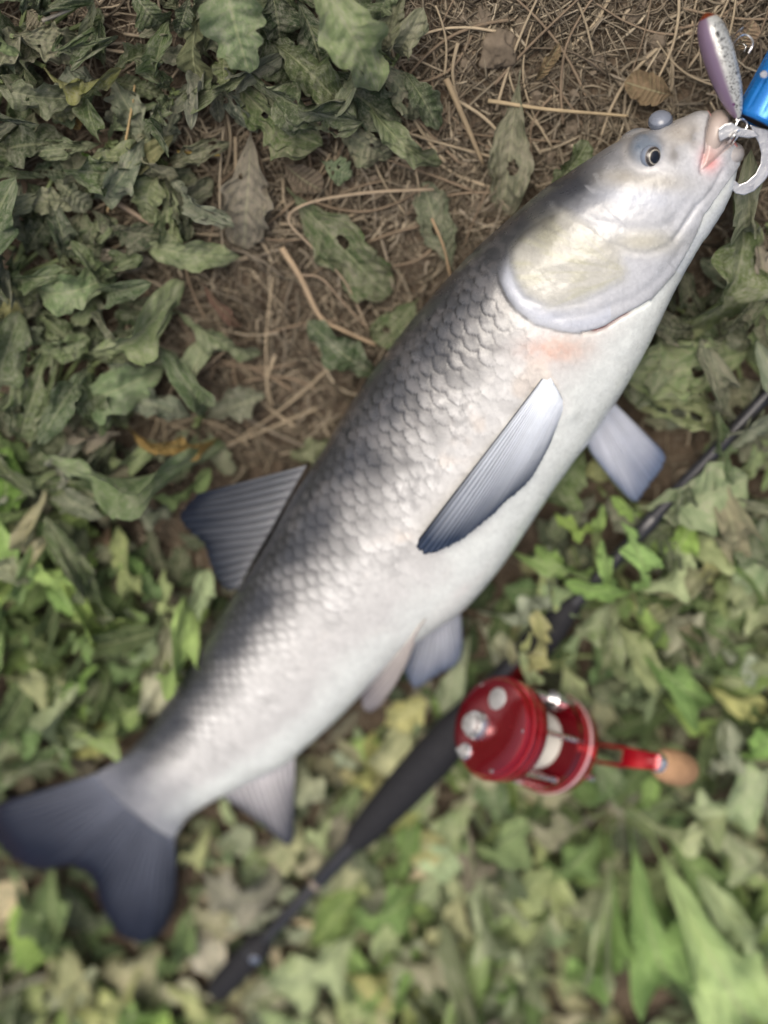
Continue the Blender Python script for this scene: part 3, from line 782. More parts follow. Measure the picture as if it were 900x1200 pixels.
    F = [(0, 1, 2, 3)] + [(4 * i + k, 4 * i + (k + 1) % 4, 4 * i + 4 + (k + 1) % 4, 4 * i + 4 + k) for i in range(3) for k in range(4)] + [(15, 14, 13, 12)]
    part('reel_foot', (V, F), red2, root, False)
    # handle shaft, star drag, arm and knob
    part('handle_shaft', lathe([(.031, .0050), (.036, .0048), (.036, .0036), (.047, .0034), (.048, .0022)], 20), chrome, root)
    V = []; F = []
    n = 60
    for i in range(n):
        a = 2 * math.pi * i / n; r = .0095 + .0062 * max(0, math.cos(5 * a / 1.0)) ** 3
        for yy in (.0355, .0385): V.append((r * math.cos(a), yy + .0014 * (r > .012), r * math.sin(a)))
    for i in range(n):
        j = (i + 1) % n; F.append((2 * i, 2 * i + 1, 2 * j + 1, 2 * j))
    F.append(tuple(range(0, 2 * n, 2))); F.append(tuple(range(1, 2 * n, 2))[::-1])
    part('star_drag', (V, F), red2, root)
    # arm: a flat bar with two slots, made of rails, in the direction (X+Z)
    ang = math.radians(48); dx, dz = math.cos(ang), math.sin(ang)
    def bar(name, a, b, w0, w1, y0, y1, mat, side=0.0, par=root):
        px_, pz_ = -dz, dx; V = []
        for s_, w_ in ((a, w0), (b, w1)):
            for yy in (y0, y1):
                for sg in (-1, 1):
                    V.append((dx * s_ + px_ * (side + sg * w_), yy, dz * s_ + pz_ * (side + sg * w_)))
        F = [(0, 1, 3, 2), (4, 6, 7, 5), (0, 4, 5, 1), (2, 3, 7, 6), (0, 2, 6, 4), (1, 5, 7, 3)]
        me = new_mesh(name, V, F, False); o = obj(name, me, mat, par)
        bv = o.modifiers.new('bevel', 'BEVEL'); bv.width = .0006; bv.segments = 2
        return o
    arm = bar('handle_arm', -.012, .010, .0072, .0072, .0415, .0447, red)
    bar('arm_rail', .0098, .0390, .0014, .0012, .0416, .0446, red, .0056, arm); bar('arm_rail', .0098, .0390, .0014, .0012, .0416, .0446, red, -.0056, arm)
    bar('arm_bridge', .0375, .0630, .0066, .0052, .04155, .0447, red, 0, arm)
    for s_, r in ((0, .0044), (.0430, .0016), (.0520, .0016)):
        VF = lathe([(.0440, r), (.0468, r), (.0474, r * .7), (.0475, .0002)], 20); part('nut', shift(VF, dx * s_, 0, dz * s_), chrome if s_ == 0 else sil, arm)
    s_ = .0610
    part('knob_ferrule', shift(lathe([(.0440, .0050), (.0455, .0062), (.0478, .0064), (.0482, .0058)], 28), dx * s_, 0, dz * s_), chrome, root)
    part('knob', shift(lathe([(.0478, .0066), (.0490, .0084), (.0540, .0106), (.0610, .0114), (.0690, .0108), (.0740, .0092), (.0756, .0075), (.0758, .0004)], 40), dx * s_, 0, dz * s_), cork, root)
    return root
build_reel()

# ================================================================== LEAVES
def leaf_template(seed, teeth=.10, fold=.14, arch=.12, rip=.05, base_w=.12, peak=.48, holes=0, tipcurl=0.0, lobes=7, petiole=.08, nx=34, ny=10, twist=0.):
    if holes: nx, ny = 72, 28
    rs = np.random.RandomState(seed)
    t = np.linspace(0, 1, nx)
    # outline: narrow stalk, blade widest at `peak`, pointed or blunt tip
    tb = np.clip((t - petiole) / (1 - petiole), 0, 1)
    a = 1.25; e1 = a * peak / (1 - peak)
    wv = (tb ** (e1 * .62 + .25)) * ((1 - tb) ** .62); wv /= wv.max()
    cols = []; V = np.zeros((nx, ny + 1, 3)); UV = np.zeros((nx, ny + 1, 2))
    phl, phr = rs.rand(2) * 6
    for side in (0, 1):
        warp = tb + .10 * (vnoise(tb * 4, tb * 0 + side * 3.3, seed + 9) - .5)
        saw = np.mod(warp * lobes + rs.rand(), 1.0); saw = np.where(saw < .72, saw / .72, (1 - saw) / .28)
        nz = vnoise(tb * 9, tb * 0 + seed + side * 7, seed + side)
        wd = wv * (1 - teeth * 1.2 * (1 - saw) * (.3 + 1.2 * vnoise(tb * 5, tb * 0 + 2.2, seed + 15 + side)) - teeth * 3.2 * (nz - .3)) + .035 * (1 - tb)
        wd = np.maximum(wd, .028) * .5; wd[-1] = .004
        rip_ph = rs.rand() * 6; rf = 9 + 7 * rs.rand()
        for j in range(ny // 2 + 1):
            f = j / (ny / 2); jj = ny // 2 + (j if side else -j); sgn = 1 if side else -1
            V[:, jj, 0] = t - .02 * f * (1 - saw); V[:, jj, 1] = sgn * f * wd
            V[:, jj, 2] = fold * f * wd + rip * (f ** 1.7) * np.sin(rf * t + rip_ph) * wv + rip * 1.5 * f * (vnoise(t * 12, t * 0 + j * .7, seed + 40 + side) - .5) * wv
            if j == 0: V[:, jj, 2] -= .012 * (1 - tb)
            UV[:, jj, 0] = t; UV[:, jj, 1] = sgn * f
    z = arch * np.sin(math.pi * t ** .9) - tipcurl * np.clip(t - .55, 0, 1) ** 2 * 2
    V[:, :, 2] += z[:, None]
    sway = .05 * (rs.rand() - .5) * 2 * np.sin(math.pi * t); V[:, :, 1] += sway[:, None]
    if twist:
        ang = twist * t; y, zz = V[:, :, 1].copy(), V[:, :, 2].copy() - z[:, None]
        V[:, :, 1] = y * np.cos(ang)[:, None] - zz * np.sin(ang)[:, None]; V[:, :, 2] = y * np.sin(ang)[:, None] + zz * np.cos(ang)[:, None] + z[:, None]
    m = ny + 1
    F = []
    hn = lambda a_, b_: noise.noise((a_, b_, seed * 1.7)) * .5 + .5
    hc = [(rs.uniform(.3, .85), rs.uniform(-.8, .8), rs.uniform(.03, .07)) for _ in range(holes)]
    for i in range(nx - 1):
        for j in range(ny):
            cu = (t[i] + t[i + 1]) / 2; cv = (UV[i, j, 1] + UV[i, j + 1, 1]) / 2
            if any(((cu - a_) / r_) ** 2 + ((cv - b_) / (r_ * 4)) ** 2 < .35 + 1.3 * hn(cu * 26, cv * 7) for a_, b_, r_ in hc): continue
            F.append((i * m + j, i * m + j + 1, (i + 1) * m + j + 1, (i + 1) * m + j))
    me = new_mesh('leaf', V.reshape(-1, 3), F)
    uvl = me.uv_layers.new(name='UVMap'); li = np.zeros(len(me.loops), np.int32); me.loops.foreach_get('vertex_index', li)
    uvl.data.foreach_set('uv', UV.reshape(-1, 2)[li].reshape(-1).astype(np.float32))
    return me
TPL = {}
def tpl_set(key, n, mat, **kw):
    r = random.Random(hash(key) & 0 or len(TPL) + 3); L = []
    for k in range(n):
        kk = dict(kw); kk['seed'] = 100 * (len(TPL) + 1) + k
        kk['arch'] = kw.get('arch', .12) * r.uniform(.5, 1.5); kk['fold'] = kw.get('fold', .14) * r.uniform(.3, 1.6)
        kk['twist'] = r.uniform(-.5, .5) * kw.get('tw', .6); kk.pop('tw', None)
        kk['lobes'] = r.choice([5, 6, 7, 9]); kk['peak'] = r.uniform(.42, .62); kk['tipcurl'] = r.uniform(0, .35)
        me = leaf_template(**kk); me.materials.append(mat); L.append(me)
    TPL[key] = L
tpl_set('dusty', 10, M_LEAF, teeth=.15, rip=.16, arch=.22, fold=.30)
tpl_set('fresh', 10, M_FRESH, teeth=.14, rip=.15, arch=.24, fold=.30)
tpl_set('muddy', 6, M_MUD, teeth=.12, rip=.13, arch=.14, fold=.2, holes=1)
tpl_set('holey', 5, M_LEAF, teeth=.14, rip=.15, arch=.16, holes=3)
tpl_set('mined', 3, M_MINE, teeth=.10, rip=.05)
tpl_set('dry', 4, M_DRY, teeth=.10, rip=.14, fold=.5, arch=.2, tw=1.4)
TINT = {'g': (0.100, 0.147, 0.060), 'd': (0.054, 0.086, 0.038), 'p': (0.223, 0.291, 0.141), 'b': (0.154, 0.261, 0.060), 'y': (0.275, 0.303, 0.097), 'o': (0.208, 0.224, 0.110), 's': (0.210, 0.238, 0.157),
        'P': (0.388, 0.486, 0.257), 'B': (0.293, 0.447, 0.138), 'S': (0.426, 0.466, 0.317), 'Y': (0.458, 0.487, 0.218), 'G': (0.176, 0.268, 0.102), 'O': (0.384, 0.395, 0.241),  # upper-case set for the lower weeds: brighter light partly put into the colour
        't': (0.261, 0.195, 0.129), 'r': (0.210, 0.118, 0.092), 'n': (0.287, 0.208, 0.076), 'k': (0.264, 0.247, 0.180), 'K': (0.538, 0.509, 0.389)}
rng = random.Random(11)
FPOLY = ST_D + ST_V[::-1]
_my, _mx = np.mgrid[0:700, 0:600]; FMASK = inside((_mx - 100) * 3., (_my - 100) * 3., FPOLY)
for _p in (tb[:1] + tt + tb[::-1], [(360, 545), (225, 570), (200, 605), (245, 670), (270, 700)], [(345, 884), (350, 985), (335, 998), (254, 928)], [(700, 452), (785, 536), (745, 595), (680, 515)], [(545, 695), (548, 770), (485, 812), (425, 840), (418, 810), (500, 720)]):
    FMASK |= inside((_mx - 100) * 3., (_my - 100) * 3., _p)
def in_fish(px, py):
    ix, iy = int(px / 3 + 100), int(py / 3 + 100)
    return bool(FMASK[iy, ix]) if 0 <= ix < 600 and 0 <= iy < 700 else False
def place_leaf(parent, b, t, width, kind, tint, roll=0., name='leaf', flat=1.0):
    """b, t: base and tip in the world; width in m"""
    x = t - b; L = x.length; x = x.normalized()
    y = Vector((0, 0, 1)).cross(x)
    if y.length < .1: y = Vector((1, 0, 0))
    y.normalize(); z = x.cross(y)
    c, s = math.cos(roll), math.sin(roll); y2 = y * c + z * s; z2 = z * c - y * s
    zs = L * flat
    mw = Matrix(((x.x * L, y2.x * width, z2.x * zs, b.x), (x.y * L, y2.y * width, z2.y * zs, b.y), (x.z * L, y2.z * width, z2.z * zs, b.z), (0, 0, 0, 1)))
    o = bpy.data.objects.new(name, rng.choice(TPL[kind])); COL.objects.link(o)
    c0 = TINT[tint]; j = rng.uniform(.82, 1.2); o.color = (c0[0] * j * rng.uniform(.92, 1.1), c0[1] * j, c0[2] * j * rng.uniform(.85, 1.15), 1)
    if parent is not None:
        o.parent = parent; o.matrix_local = Matrix.Translation(-Vector(parent.location)) @ mw
    else: o.matrix_world = mw
    return o
def gz_(p): return ground_h(p.x, p.y) - .004
PLANTS = []
def plant(name, label, cat, base, leaves, group=None, stem=None):
    """leaves: (bx, by, bz, tx, ty, tz, width px, kind, tint[, roll])"""
    b0 = P(base[0], base[1], 0); b0.z = gz_(b0)
    root = thing(name, label, cat, b0, group)
    for lf in leaves:
        bx, by, bz, tx, ty, tz, wpx, kind, tint = lf[:9]; roll = lf[9] if len(lf) > 9 else rng.uniform(-.35, .35); flat = lf[10] if len(lf) > 10 else 1.0
        b = P(bx, by, bz); t = P(tx, ty, tz); w_ = wpx / ppm((by + ty) / 2, (bz + tz) / 2) * 1.12
        place_leaf(root, b, t, w_, kind, tint, roll, 'leaf', flat)
    # stalks that carry the leaves from the root
    cen = b0
    V = []; F = []
    for lf in leaves[:14]:
        b = P(lf[0], lf[1], lf[2]); d = (b - b0)
        if d.length < .012 or d.length > .11: continue
        mid = (b + b0) / 2 + Vector((0, 0, .004))
        p = catmull([tuple(b0 + Vector((0, 0, -.004))), tuple(mid), tuple(b)], 8)
        v, f = tube(p, [.0013] * 8, 6); k = len(V); V += [q - b0 for q in v]; F += [tuple(i + k for i in g) for g in f]
    if V: part('stem', (V, F), M_STEM, root)
    PLANTS.append(root); return root
M_STEM = simple('stem', (.15, .19, .075), .6, 0, .3, 300, .25)

Z = .012
plant('dusty_weed', 'weed clump with pale folded leaves beside the root tangle', 'weed', (20, 60), [
    (14, 42, .03, 99, 58, .026, 46, 'muddy', 's'), (52, 78, .02, 142, 82, .026, 30, 'dusty', 'y', .5), (-10, 98, .03, 90, 116, .026, 38, 'dusty', 's'),
    (28, 122, .02, 98, 126, .016, 22, 'dusty', 'o'), (42, 128, .012, 40, 168, .012, 20, 'dusty', 's'), (5, 178, .006, 76, 168, .014, 50, 'dusty', 'd'),
    (-6, 4, .03, 24, 66, .036, 20, 'fresh', 'p', .6), (30, 10, .01, 60, 40, .012, 40, 'muddy', 'k'), (110, -8, .02, 104, 72, .014, 20, 'dusty', 's'), (118, 20, .016, 116, 66, .01, 18, 'dusty', 'g'),
    (-10, 70, .008, 50, 98, .01, 36, 'dusty', 'd'), (-15, 160, .01, 30, 190, .008, 40, 'dusty', 'd')])
plant('dusty_weed', 'big weed with broad dusty drooping leaves above the withered grey leaf', 'weed', (330, -30), [
    (258, -48, .040, 290, 86, .050, 84, 'dusty', 'p', .1), (236, 10, .02, 236, 116, .024, 26, 'fresh', 'o', .4), (262, 62, .02, 264, 106, .03, 26, 'dusty', 'p'),
    (150, -20, .03, 196, 34, .022, 38, 'dusty', 'g'), (222, -5, .03, 208, 40, .03, 24, 'dusty', 'd'),
    (280, 70, .022, 424, 146, .032, 64, 'holey', 'g', .45), (318, 50, .024, 402, 126, .036, 44, 'dusty', 'g', -.3),
    (362, -40, .046, 444, 108, .044, 66, 'dusty', 'p', -.1), (345, -5, .02, 380, 98, .02, 40, 'dusty', 'd'), (272, 88, .014, 378, 172, .018, 50, 'muddy', 'g', .3),
    (316, -20, .018, 330, 62, .016, 50, 'dusty', 'd'), (398, -30, .03, 430, 40, .03, 50, 'dusty', 'g'), (440, 70, .014, 492, 138, .012, 40, 'muddy', 's'),
    (424, 112, .010, 518, 199, .008, 26, 'dusty', 'p', .1), (395, 140, .010, 458, 186, .008, 42, 'muddy', 's'), (370, 80, .008, 470, 150, .010, 50, 'dusty', 'd'), (300, 20, .012, 350, 110, .012, 54, 'dusty', 'd'),
    (460, -25, .03, 440, 22, .034, 30, 'dusty', 'p')])
plant('dusty_weed', 'dark green weed with upright curled leaf by the left hand straw', 'weed', (8, 330), [
    (6, 332, .016, 14, 210, .040, 56, 'dusty', 'g', -.35), (42, 336, .014, 136, 324, .022, 48, 'dusty', 'p', .1), (30, 300, .01, 60, 250, .01, 30, 'dusty', 'd'),
    (62, 208, .008, 106, 244, .012, 32, 'dusty', 's'), (60, 232, .008, 112, 214, .012, 36, 'muddy', 's'), (20, 360, .01, 54, 330, .012, 40, 'dusty', 'g'),
    (96, 292, .006, 122, 272, .010, 26, 'dusty', 's'), (90, 312, .006, 178, 304, .010, 30, 'muddy', 'k'), (-20, 380, .01, 30, 345, .012, 30, 'fresh', 'o'), (55, 285, .006, 30, 235, .006, 34, 'dusty', 'd')])
plant('dusty_weed', 'weed spreading long dusty leaves over the bare soil beside the dorsal fin', 'weed', (60, 470), [
    (98, 412, .018, 216, 336, .018, 44, 'dusty', 'p', .2), (36, 412, .022, 104, 400, .026, 36, 'holey', 'p'), (20, 516, .02, 56, 410, .026, 54, 'holey', 'g', .15),
    (-12, 460, .02, 22, 366, .024, 50, 'dusty', 'g'), (66, 478, .016, 190, 434, .018, 54, 'dusty', 'p', -.1), (120, 420, .012, 182, 412, .014, 26, 'dusty', 's'),
    (36, 516, .018, 264, 532, .016, 44, 'dusty', 'p', .1), (150, 500, .010, 256, 516, .014, 26, 'dry', 'n'), (60, 440, .008, 130, 470, .008, 50, 'dusty', 'd'),
    (70, 490, .012, 160, 478, .014, 34, 'holey', 'g'), (-10, 500, .010, 40, 560, .014, 40, 'fresh', 'g'), (90, 372, .008, 120, 420, .01, 40, 'dusty', 'd'), (30, 550, .01, 90, 500, .012, 30, 'dusty', 'g')])
plant('mined_weed', 'weed with a pale scribbled leaf below the yellowing leaf', 'weed', (150, 600), [
    (178, 576, .020, 46, 570, .026, 54, 'mined', 'g', .05), (168, 578, .014, 248, 550, .014, 26, 'fresh', 'p', .4), (6, 606, .02, 8, 524, .028, 44, 'fresh', 'b'),
    (150, 596, .008, 205, 588, .010, 30, 'dusty', 's'), (-8, 612, .014, 36, 596, .02, 14, 'fresh', 'p'), (22, 610, .014, 44, 684, .008, 28, 'dusty', 'g'), (-6, 630, .014, 20, 690, .010, 36, 'dusty', 'p'),
    (60, 545, .012, 40, 510, .018, 24, 'dusty', 'o'), (130, 610, .006, 110, 640, .008, 14, 'dry', 't'), (40, 600, .008, 30, 560, .008, 40, 'dusty', 'd')])
plant('green_weed', 'bright weed with notched pale leaf touching the dorsal fin', 'weed', (180, 740), [
    (114, 764, .018, 70, 666, .034, 22, 'fresh', 'B', .5), (78, 704, .02, 116, 694, .022, 26, 'fresh', 'B'), (214, 724, .014, 246, 668, .020, 32, 'fresh', 'P', .2), (216, 724, .014, 190, 672, .018, 20, 'fresh', 'P', -.3),
    (124, 716, .014, 186, 738, .014, 32, 'dusty', 'P'), (178, 796, .010, 216, 742, .014, 24, 'fresh', 'B'), (192, 802, .010, 240, 756, .012, 22, 'fresh', 'Y'), (60, 660, .006, 110, 650, .010, 34, 'fresh', 'G'),
    (100, 650, .008, 160, 640, .010, 24, 'fresh', 'O'), (230, 745, .010, 246, 700, .012, 20, 'fresh', 'B'), (120, 770, .008, 170, 780, .010, 30, 'fresh', 'G'), (130, 650, .006, 180, 672, .010, 26, 'fresh', 'G'),
    (40, 720, .008, 0, 680, .012, 30, 'fresh', 'O'), (50, 740, .008, 10, 770, .010, 34, 'fresh', 'P')])
plant('curly_weed', 'small curly sprig beside the tail end of the back', 'weed', (95, 850),
      [(95 + 4 * math.cos(a), 828 + 3 * math.sin(a), .018, 95 + 34 * math.cos(a) * r, 810 + 42 * math.sin(a) * r, .03, 16, 'fresh', 'B' if k % 2 else 'g', rng.uniform(-.9, .9)) for k, (a, r) in enumerate([(-1.6, 1), (-.9, .9), (-.2, 1), (.5, .8), (2.6, .8), (3.3, 1), (-2.2, 1), (-1.2, .6), (-2.8, .7), (1.3, .7)])])
plant('dusty_weed', 'broad leaved weed growing under the fish chin', 'weed', (860, 400), [
    (862, 228, .006, 818, 396, .024, 74, 'dusty', 'g', -.2), (780, 376, .006, 806, 420, .02, 30, 'dusty', 'g', .9), (884, 408, .012, 738, 440, .026, 84, 'muddy', 'p', .1),
    (874, 492, .008, 738, 462, .020, 50, 'holey', 'p', .2), (890, 330, .004, 902, 430, .008, 54, 'dusty', 'p'), (840, 360, .004, 800, 420, .006, 50, 'dusty', 'd'), (800, 470, .004, 720, 440, .006, 50, 'dusty', 'd'),
    (900, 450, .006, 846, 470, .010, 34, 'muddy', 's'), (760, 340, .004, 790, 330, .008, 60, 'dusty', 'd')])
plant('mined_weed', 'weed with a scribbled leaf resting across the thin rod blank', 'weed', (780, 640), [
    (748, 594, .030, 878, 560, .034, 74, 'mined', 'P', .15), (768, 656, .020, 816, 600, .026, 36, 'fresh', 'B'), (776, 646, .012, 872, 590, .016, 48, 'fresh', 'P', .2), (800, 640, .010, 880, 640, .014, 40, 'fresh', 'B'),
    (830, 520, .006, 892, 500, .012, 40, 'fresh', 'P'), (870, 560, .006, 900, 500, .016, 24, 'fresh', 'P'), (686, 520, .010, 636, 586, .014, 60, 'dusty', 'G'), (700, 530, .008, 706, 566, .014, 30, 'fresh', 'Y', .4),
    (850, 690, .010, 905, 620, .014, 46, 'dusty', 'P'), (820, 680, .012, 838, 640, .020, 26, 'fresh', 'Y')])
plant('green_weed', 'bright green sprig of small leaves between fish belly and rod', 'weed', (700, 720), [
    (742, 692, .034, 662, 684, .036, 24, 'fresh', 'B', .3), (736, 694, .03, 738, 616, .044, 24, 'fresh', 'B', .7), (728, 690, .03, 706, 632, .040, 22, 'fresh', 'B', -.4), (740, 690, .03, 806, 636, .034, 28, 'fresh', 'P', .5),
    (682, 672, .022, 628, 638, .028, 32, 'fresh', 'B'), (702, 616, .022, 652, 606, .028, 24, 'fresh', 'B'), (696, 622, .022, 706, 592, .03, 18, 'fresh', 'B'), (750, 604, .02, 718, 584, .028, 18, 'fresh', 'B'), (700, 650, .012, 680, 700, .014, 34, 'fresh', 'G'),
    (722, 702, .024, 676, 748, .024, 32, 'dusty', 'P'), (640, 690, .010, 590, 690, .014, 34, 'fresh', 'G'), (670, 640, .006, 630, 610, .010, 30, 'dusty', 'd'), (740, 640, .012, 770, 616, .018, 30, 'fresh', 'G')])
plant('curly_weed', 'thin curled weed shoot standing over the rod beside the red reel', 'weed', (612, 815), [
    (606, 790, .042, 630, 714, .050, 24, 'dusty', 'Y', .6), (616, 806, .040, 614, 766, .046, 18, 'dusty', 'P'), (604, 780, .040, 596, 752, .044, 14, 'dusty', 'O'), (610, 760, .04, 622, 740, .048, 12, 'fresh', 'Y')])
plant('dusty_weed', 'weed with a folded pale leaf above the cork knob', 'weed', (790, 760), [
    (750, 676, .020, 856, 742, .020, 60, 'dusty', 'S', .6), (766, 716, .016, 846, 752, .020, 40, 'dusty', 'k', .2), (836, 756, .016, 905, 800, .020, 44, 'dusty', 'S', -.3), (716, 716, .026, 806, 800, .018, 38, 'fresh', 'P', .2), (728, 726, .020, 842, 826, .016, 32, 'fresh', 'B'),
    (862, 664, .012, 908, 730, .016, 46, 'dusty', 'P'), (690, 740, .020, 700, 800, .02, 34, 'fresh', 'G'), (736, 760, .016, 740, 826, .018, 30, 'fresh', 'P'), (770, 810, .010, 850, 850, .016, 30, 'fresh', 'B'), (660, 770, .012, 690, 830, .012, 36, 'dusty', 'P'),
    (820, 800, .012, 900, 830, .016, 36, 'fresh', 'Y'), (800, 720, .008, 880, 700, .012, 40, 'dusty', 'G')])
plant('rosette_weed', 'large rosette of long strap leaves below the cork knob', 'weed', (725, 950), [
    (738, 968, 0.022, 796, 1160, 0.034, 62, 'fresh', 'B', .15), (762, 978, 0.022, 890, 1210, 0.032, 89, 'fresh', 'P', -.1), (720, 968, 0.020, 700, 1160, 0.028, 38, 'fresh', 'S', .2), (712, 978, 0.022, 664, 1140, 0.026, 44, 'fresh', 'B'), (702, 970, 0.020, 634, 1030, 0.028, 53, 'fresh', 'G'),
    (690, 956, 0.020, 606, 962, 0.028, 38, 'dusty', 'k'), (738, 944, 0.022, 868, 922, 0.034, 42, 'dusty', 'P', .3), (786, 932, 0.024, 910, 896, 0.036, 62, 'dusty', 'P'), (840, 950, 0.020, 920, 1016, 0.026, 67, 'dusty', 'P'), (776, 976, 0.020, 856, 1066, 0.028, 44, 'fresh', 'G'),
    (798, 990, 0.020, 910, 1090, 0.026, 51, 'fresh', 'P'), (850, 876, 0.024, 920, 830, 0.036, 71, 'fresh', 'B', .2), (816, 896, 0.024, 852, 846, 0.036, 49, 'dusty', 'S'), (730, 930, 0.018, 700, 890, 0.026, 33, 'dusty', 'G'), (750, 940, 0.020, 764, 912, 0.032, 24, 'fresh', 'B'), (660, 1000, 0.018, 590, 1060, 0.024, 56, 'fresh', 'P'), (745, 985, 0.018, 730, 1110, 0.022, 44, 'fresh', 'G')])
plant('pale_weed', 'weed with limp beige green leaves between rod grip and rosette', 'weed', (570, 1010), [
    (596, 1046, .012, 536, 954, .018, 46, 'muddy', 'k'), (560, 930, .010, 512, 980, .012, 42, 'dusty', 'P'), (524, 1006, .012, 470, 1066, .014, 44, 'fresh', 'P'), (560, 1030, .010, 620, 1110, .014, 50, 'fresh', 'P'), (540, 1040, .010, 500, 1120, .014, 46, 'fresh', 'S'), (600, 960, .008, 560, 900, .012, 40, 'dusty', 'G'), (580, 1000, .008, 660, 1060, .010, 40, 'fresh', 'G')])
plant('pale_weed', 'weed with one pale floppy leaf between tail fin and rod handle', 'weed', (270, 1030), [
    (232, 1010, .012, 340, 1040, .018, 64, 'dusty', 'k', .1), (250, 960, .008, 214, 1010, .012, 26, 'fresh', 'Y'), (300, 1000, .008, 350, 960, .012, 46, 'fresh', 'S'), (280, 1040, .008, 230, 1090, .012, 46, 'dusty', 'O'), (330, 1000, .006, 390, 990, .010, 46, 'fresh', 'O')])
plant('pale_weed', 'weed with light green leaves just past the rod butt', 'weed', (390, 1130), [
    (420, 1090, .012, 316, 1160, .018, 66, 'fresh', 'P', .1), (400, 1060, .012, 500, 1036, .016, 50, 'fresh', 'G'), (430, 1100, .010, 520, 1150, .014, 60, 'fresh', 'S'), (390, 1150, .010, 450, 1220, .012, 50, 'fresh', 'P'), (360, 1110, .008, 420, 1040, .01, 40, 'fresh', 'G'), (300, 1180, .010, 380, 1210, .012, 50, 'fresh', 'P')])
plant('green_weed', 'bright green weed below the lower tail lobe', 'weed', (90, 1130), [
    (90, 1120, .012, 20, 1060, .020, 54, 'fresh', 'B'), (100, 1110, .012, 60, 1020, .014, 44, 'fresh', 'G'), (110, 1140, .012, 200, 1190, .016, 56, 'fresh', 'B'), (80, 1140, .012, 0, 1180, .014, 54, 'fresh', 'P'), (90, 1150, .010, 100, 1230, .012, 50, 'fresh', 'B'), (110, 1130, .010, 190, 1120, .012, 40, 'fresh', 'O'), (60, 1100, .008, -20, 1110, .012, 46, 'fresh', 'G'), (140, 1180, .010, 250, 1210, .014, 60, 'fresh', 'B')])
plant('pale_weed', 'flattened yellowish weed in front of the upper tail lobe', 'weed', (60, 880), [
    (60, 880, .010, 0, 830, .014, 46, 'dusty', 'P'), (70, 876, .010, 110, 820, .012, 36, 'fresh', 'P'), (50, 890, .008, -10, 900, .010, 40, 'dusty', 'O'), (80, 880, .008, 150, 850, .010, 34, 'fresh', 'Y'), (60, 860, .006, 30, 790, .010, 36, 'fresh', 'G'), (120, 850, .006, 170, 800, .010, 30, 'fresh', 'B')])
plant('pale_weed', 'low weed in the gap between anal fin and rod', 'weed', (400, 930), [
    (400, 930, .008, 350, 890, .010, 40, 'fresh', 'S'), (405, 940, .008, 380, 1000, .010, 36, 'dusty', 'k'), (410, 920, .008, 440, 860, .010, 40, 'fresh', 'Y'), (430, 900, .006, 480, 850, .010, 44, 'fresh', 'S'), (390, 950, .006, 350, 990, .008, 30, 'dusty', 'P'), (450, 850, .006, 500, 820, .010, 40, 'fresh', 'Y')])

# loose leaves on the ground
def loose(name, label, cat, b, t, wpx, kind, tint, z0=.004, z1=.006, roll=0.05, flat=.6):
    o = place_leaf(None, P(*b, z0), P(*t, z1), wpx / ppm((b[1] + t[1]) / 2) * 1.12, kind, tint, roll, name, flat)
    return tag(o, label, cat)
loose('withered_leaf', 'withered grey brown leaf with torn holes below the big weed', 'leaf', (294, 146), (284, 296), 62, 'muddy', 'k', .006, .006)
loose('fallen_leaf', 'broad mud caked leaf with one fresh green edge', 'leaf', (336, 220), (456, 350), 66, 'muddy', 'g', .006, .008)
loose('fallen_leaf', 'mud splashed leaf lying close above the fish shoulder', 'leaf', (532, 318), (496, 214), 46, 'muddy', 's', .004, .005)
loose('fallen_leaf', 'half buried dusty leaf crossed by a straw, above the gill cover', 'leaf', (610, 82), (590, 256), 52, 'muddy', 's', .002, .003)
loose('fallen_leaf', 'green leaf tip peeping out behind the fish nape', 'leaf', (640, 224), (690, 166), 36, 'dusty', 'g', .006, .014)
loose('fallen_leaf', 'narrow green leaf on the bare soil beside the clods', 'leaf', (203, 358), (306, 416), 30, 'dusty', 'p', .003, .004)
loose('dry_leaf', 'narrow reddish brown dry leaf on the soil', 'leaf', (236, 328), (284, 384), 16, 'dry', 'r', .004, .006)
loose('dry_leaf', 'tan pink dry leaf scrap beside the withered leaf', 'leaf', (332, 190), (378, 224), 30, 'dry', 't', .004, .006)
loose('fallen_leaf', 'small round pale green leaf with a hole', 'leaf', (376, 188), (412, 206), 32, 'holey', 'p', .004, .006)
loose('fallen_leaf', 'dark green toothed leaf poking out from under the fish back', 'leaf', (446, 440), (360, 376), 40, 'dusty', 'd', .006, .012)
loose('fallen_leaf', 'dusty crumpled leaf against the fish back', 'leaf', (490, 350), (440, 404), 46, 'muddy', 'g', .005, .006)
loose('fallen_leaf', 'long pale green leaf with wavy edge on the straw', 'leaf', (158, 282), (282, 302), 34, 'dusty', 'p', .006, .008)
loose('fallen_leaf', 'curled olive leaf with rolled edge', 'leaf', (138, 206), (204, 158), 24, 'dry', 'o', .006, .016)
loose('fallen_leaf', 'flat grey green leaf under the curled olive leaf', 'leaf', (138, 212), (232, 214), 42, 'muddy', 's', .004, .005)
loose('fallen_leaf', 'small fresh green leaf scrap on the straw', 'leaf', (74, 176), (116, 190), 18, 'fresh', 'b', .006, .008)
loose('yellow_leaf', 'small yellow leaf by the pale weed clump', 'leaf', (78, 126), (94, 152), 18, 'dry', 'n', .006, .01)
loose('dry_leaf', 'beige dry leaf on the soil between snout and straw', 'leaf', (790, 112), (732, 96), 38, 'dry', 't', .004, .006)
loose('dry_leaf', 'curled tan leaf blade standing on the straw', 'leaf', (626, 96), (656, 50), 15, 'dry', 't', .004, .014)
loose('dry_leaf', 'crumpled tan leaf under the treble hook', 'leaf', (860, 60), (884, 24), 26, 'dry', 't', .006, .014)
